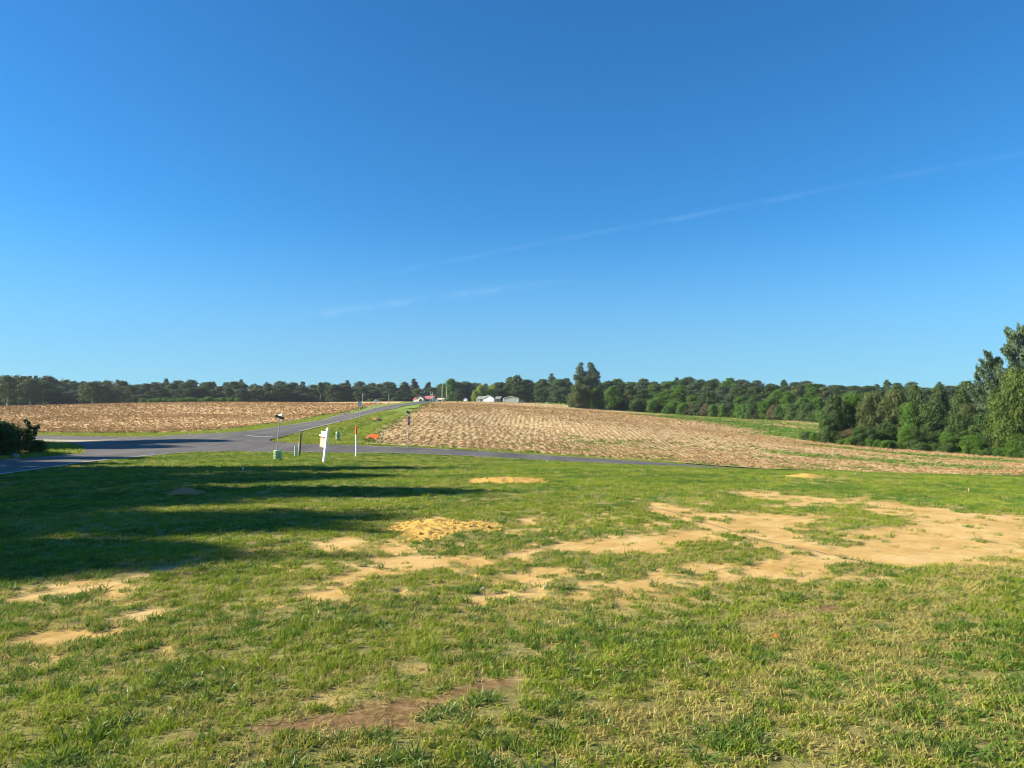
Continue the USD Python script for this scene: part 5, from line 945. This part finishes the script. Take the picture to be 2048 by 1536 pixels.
part(o, 'porch_shade', box(mw * 0.8, 0.08, e * 0.8, (mx + 0.4, 0.95, e * 0.38)), M['pane']); part(o, 'window', box(1.1, 0.06, 1.0, (gx + 0.2, -2.04, e * 0.45)), M['pane'])
px_tree('bush_b', 841.5, 452, 799.5, 6, 'small dark shrub before the gable of the red roofed house', cat='shrub', name='shrub')
# tan building
d = 468.0; x0 = ux(879, d); z = gz(x0, d); k = d / F; e, r_ = pxz(799.2, d, z), pxz(796, d, z)
o = thing('house', 'low tan building behind the left tall pole', 'house', (x0, d, z), rotz=-14)
part(o, 'wall', shift(long_body(13.5 * k, 6, e, r_), 0.4 * k, 0, 0), M['tanwall']); part(o, 'roof', shift(hip_long(13.5 * k, 6, e, r_), 0.4 * k, 0, 0), M['rooftan'])
part(o, 'wing', shift(_gs(5 * k, 4, e * 0.7, e * 0.95), -5 * k, -2.0, 0), M['siding'])
for q in (-1.5, 2.5): part(o, 'window', box(0.9, 0.06, 0.9, (q * k, -0.04, e * 0.55)), M['pane'])
# white utility box at the end of the field
d = 366.0; x0 = ux(1135, d); z = gz(x0, d); o = thing('white_box', 'small white box at the far field end left of the tallest tree', 'utility box', (x0, d, z)); part(o, 'housing', box(0.55, 0.5, 0.8, (0, 0, 0.38), 0.03), M['white']); part(o, 'lid', box(0.6, 0.55, 0.06, (0, 0, 0.81), 0.015), M['white'])

# ------------------------------------------------------------------ utility poles and wires
tops = {}
def pole(u, d, vtop, lab, mat='polewood', arm=False, can=False, r=0.17):
    x = ux(u, d); z = gz(x, d); h = pxz(vtop, d, z)
    o = thing('utility_pole', lab, 'utility pole', (x, d, z - 0.4)); part(o, 'shaft', tube([(0, 0, 0), (0, 0, h * 0.5), (0, 0, h + 0.4)], [r * 1.15, r, r * 0.75], 9), M[mat])
    part(o, 'insulator', tube([(0.0, 0, h + 0.38), (0, 0, h + 0.62)], [0.06, 0.045], 7), M['white'])
    if arm: part(o, 'crossarm', box(1.9, 0.12, 0.14, (0, -0.1, h - 0.2), 0.01), M[mat])
    if can: part(o, 'transformer', tube([(-0.38, 0, h - 1.55), (-0.38, 0, h - 0.65)], [0.27, 0.27], 12), M['signback'])
    tops[u] = np.array([x, d, z + h + 0.2])
pole(884.3, 430, 768.3, 'tallest pale utility pole, leftmost of the three tall ones', r=0.2); pole(893.3, 470, 773, 'middle one of the three tall pale utility poles', r=0.2); pole(898.2, 515, 778.5, 'shortest and rightmost of the three tall pale poles', r=0.18)
pole(860.4, 440, 783, 'short grey utility pole before the red roofed house', 'galv'); pole(865.6, 446, 784.5, 'short pole carrying a transformer can before the red roofed house', 'galv', can=True)
pole(725.5, 420, 786.5, 'grey utility pole above the speed limit sign', 'galv'); pole(777.8, 440, 788.5, 'grey utility pole left of the red roofed house', 'galv')
def wire(a, b, sag, lab):
    A_, B_ = tops[a], tops[b]; t = np.linspace(0, 1, 14); p = A_ + (B_ - A_) * t[:, None]; p[:, 2] -= sag * 4 * t * (1 - t); solo('power_line', tube(p, 0.022, 4), M['black'], lab, 'power line')
wire(725.5, 777.8, 0.5, 'power line between the two left poles'); wire(777.8, 860.4, 0.7, 'power line running from the left poles to the red roofed house'); wire(884.3, 893.3, 0.4, 'power line between the first two tall poles'); wire(893.3, 898.2, 0.4, 'power line between the last two tall poles'); wire(860.4, 865.6, 0.1, 'short power line before the red roofed house')

# ------------------------------------------------------------------ haze: the even air around everything
HAZE = 0.00008
vol = usdkit.material(stage, '/World/Looks/air', {'v': ('principled_volume', {'color': (0.80, 0.88, 1.0), 'density': HAZE, 'anisotropy': 0.2})}, [], volume='v.volume')
zb = -7.9; zt = 47.0
solo('haze', box(8800, 8800, zt - zb, (0, 0, (zt + zb) / 2)), vol, 'thin summer haze over the fields', kind='stuff', smooth=False)
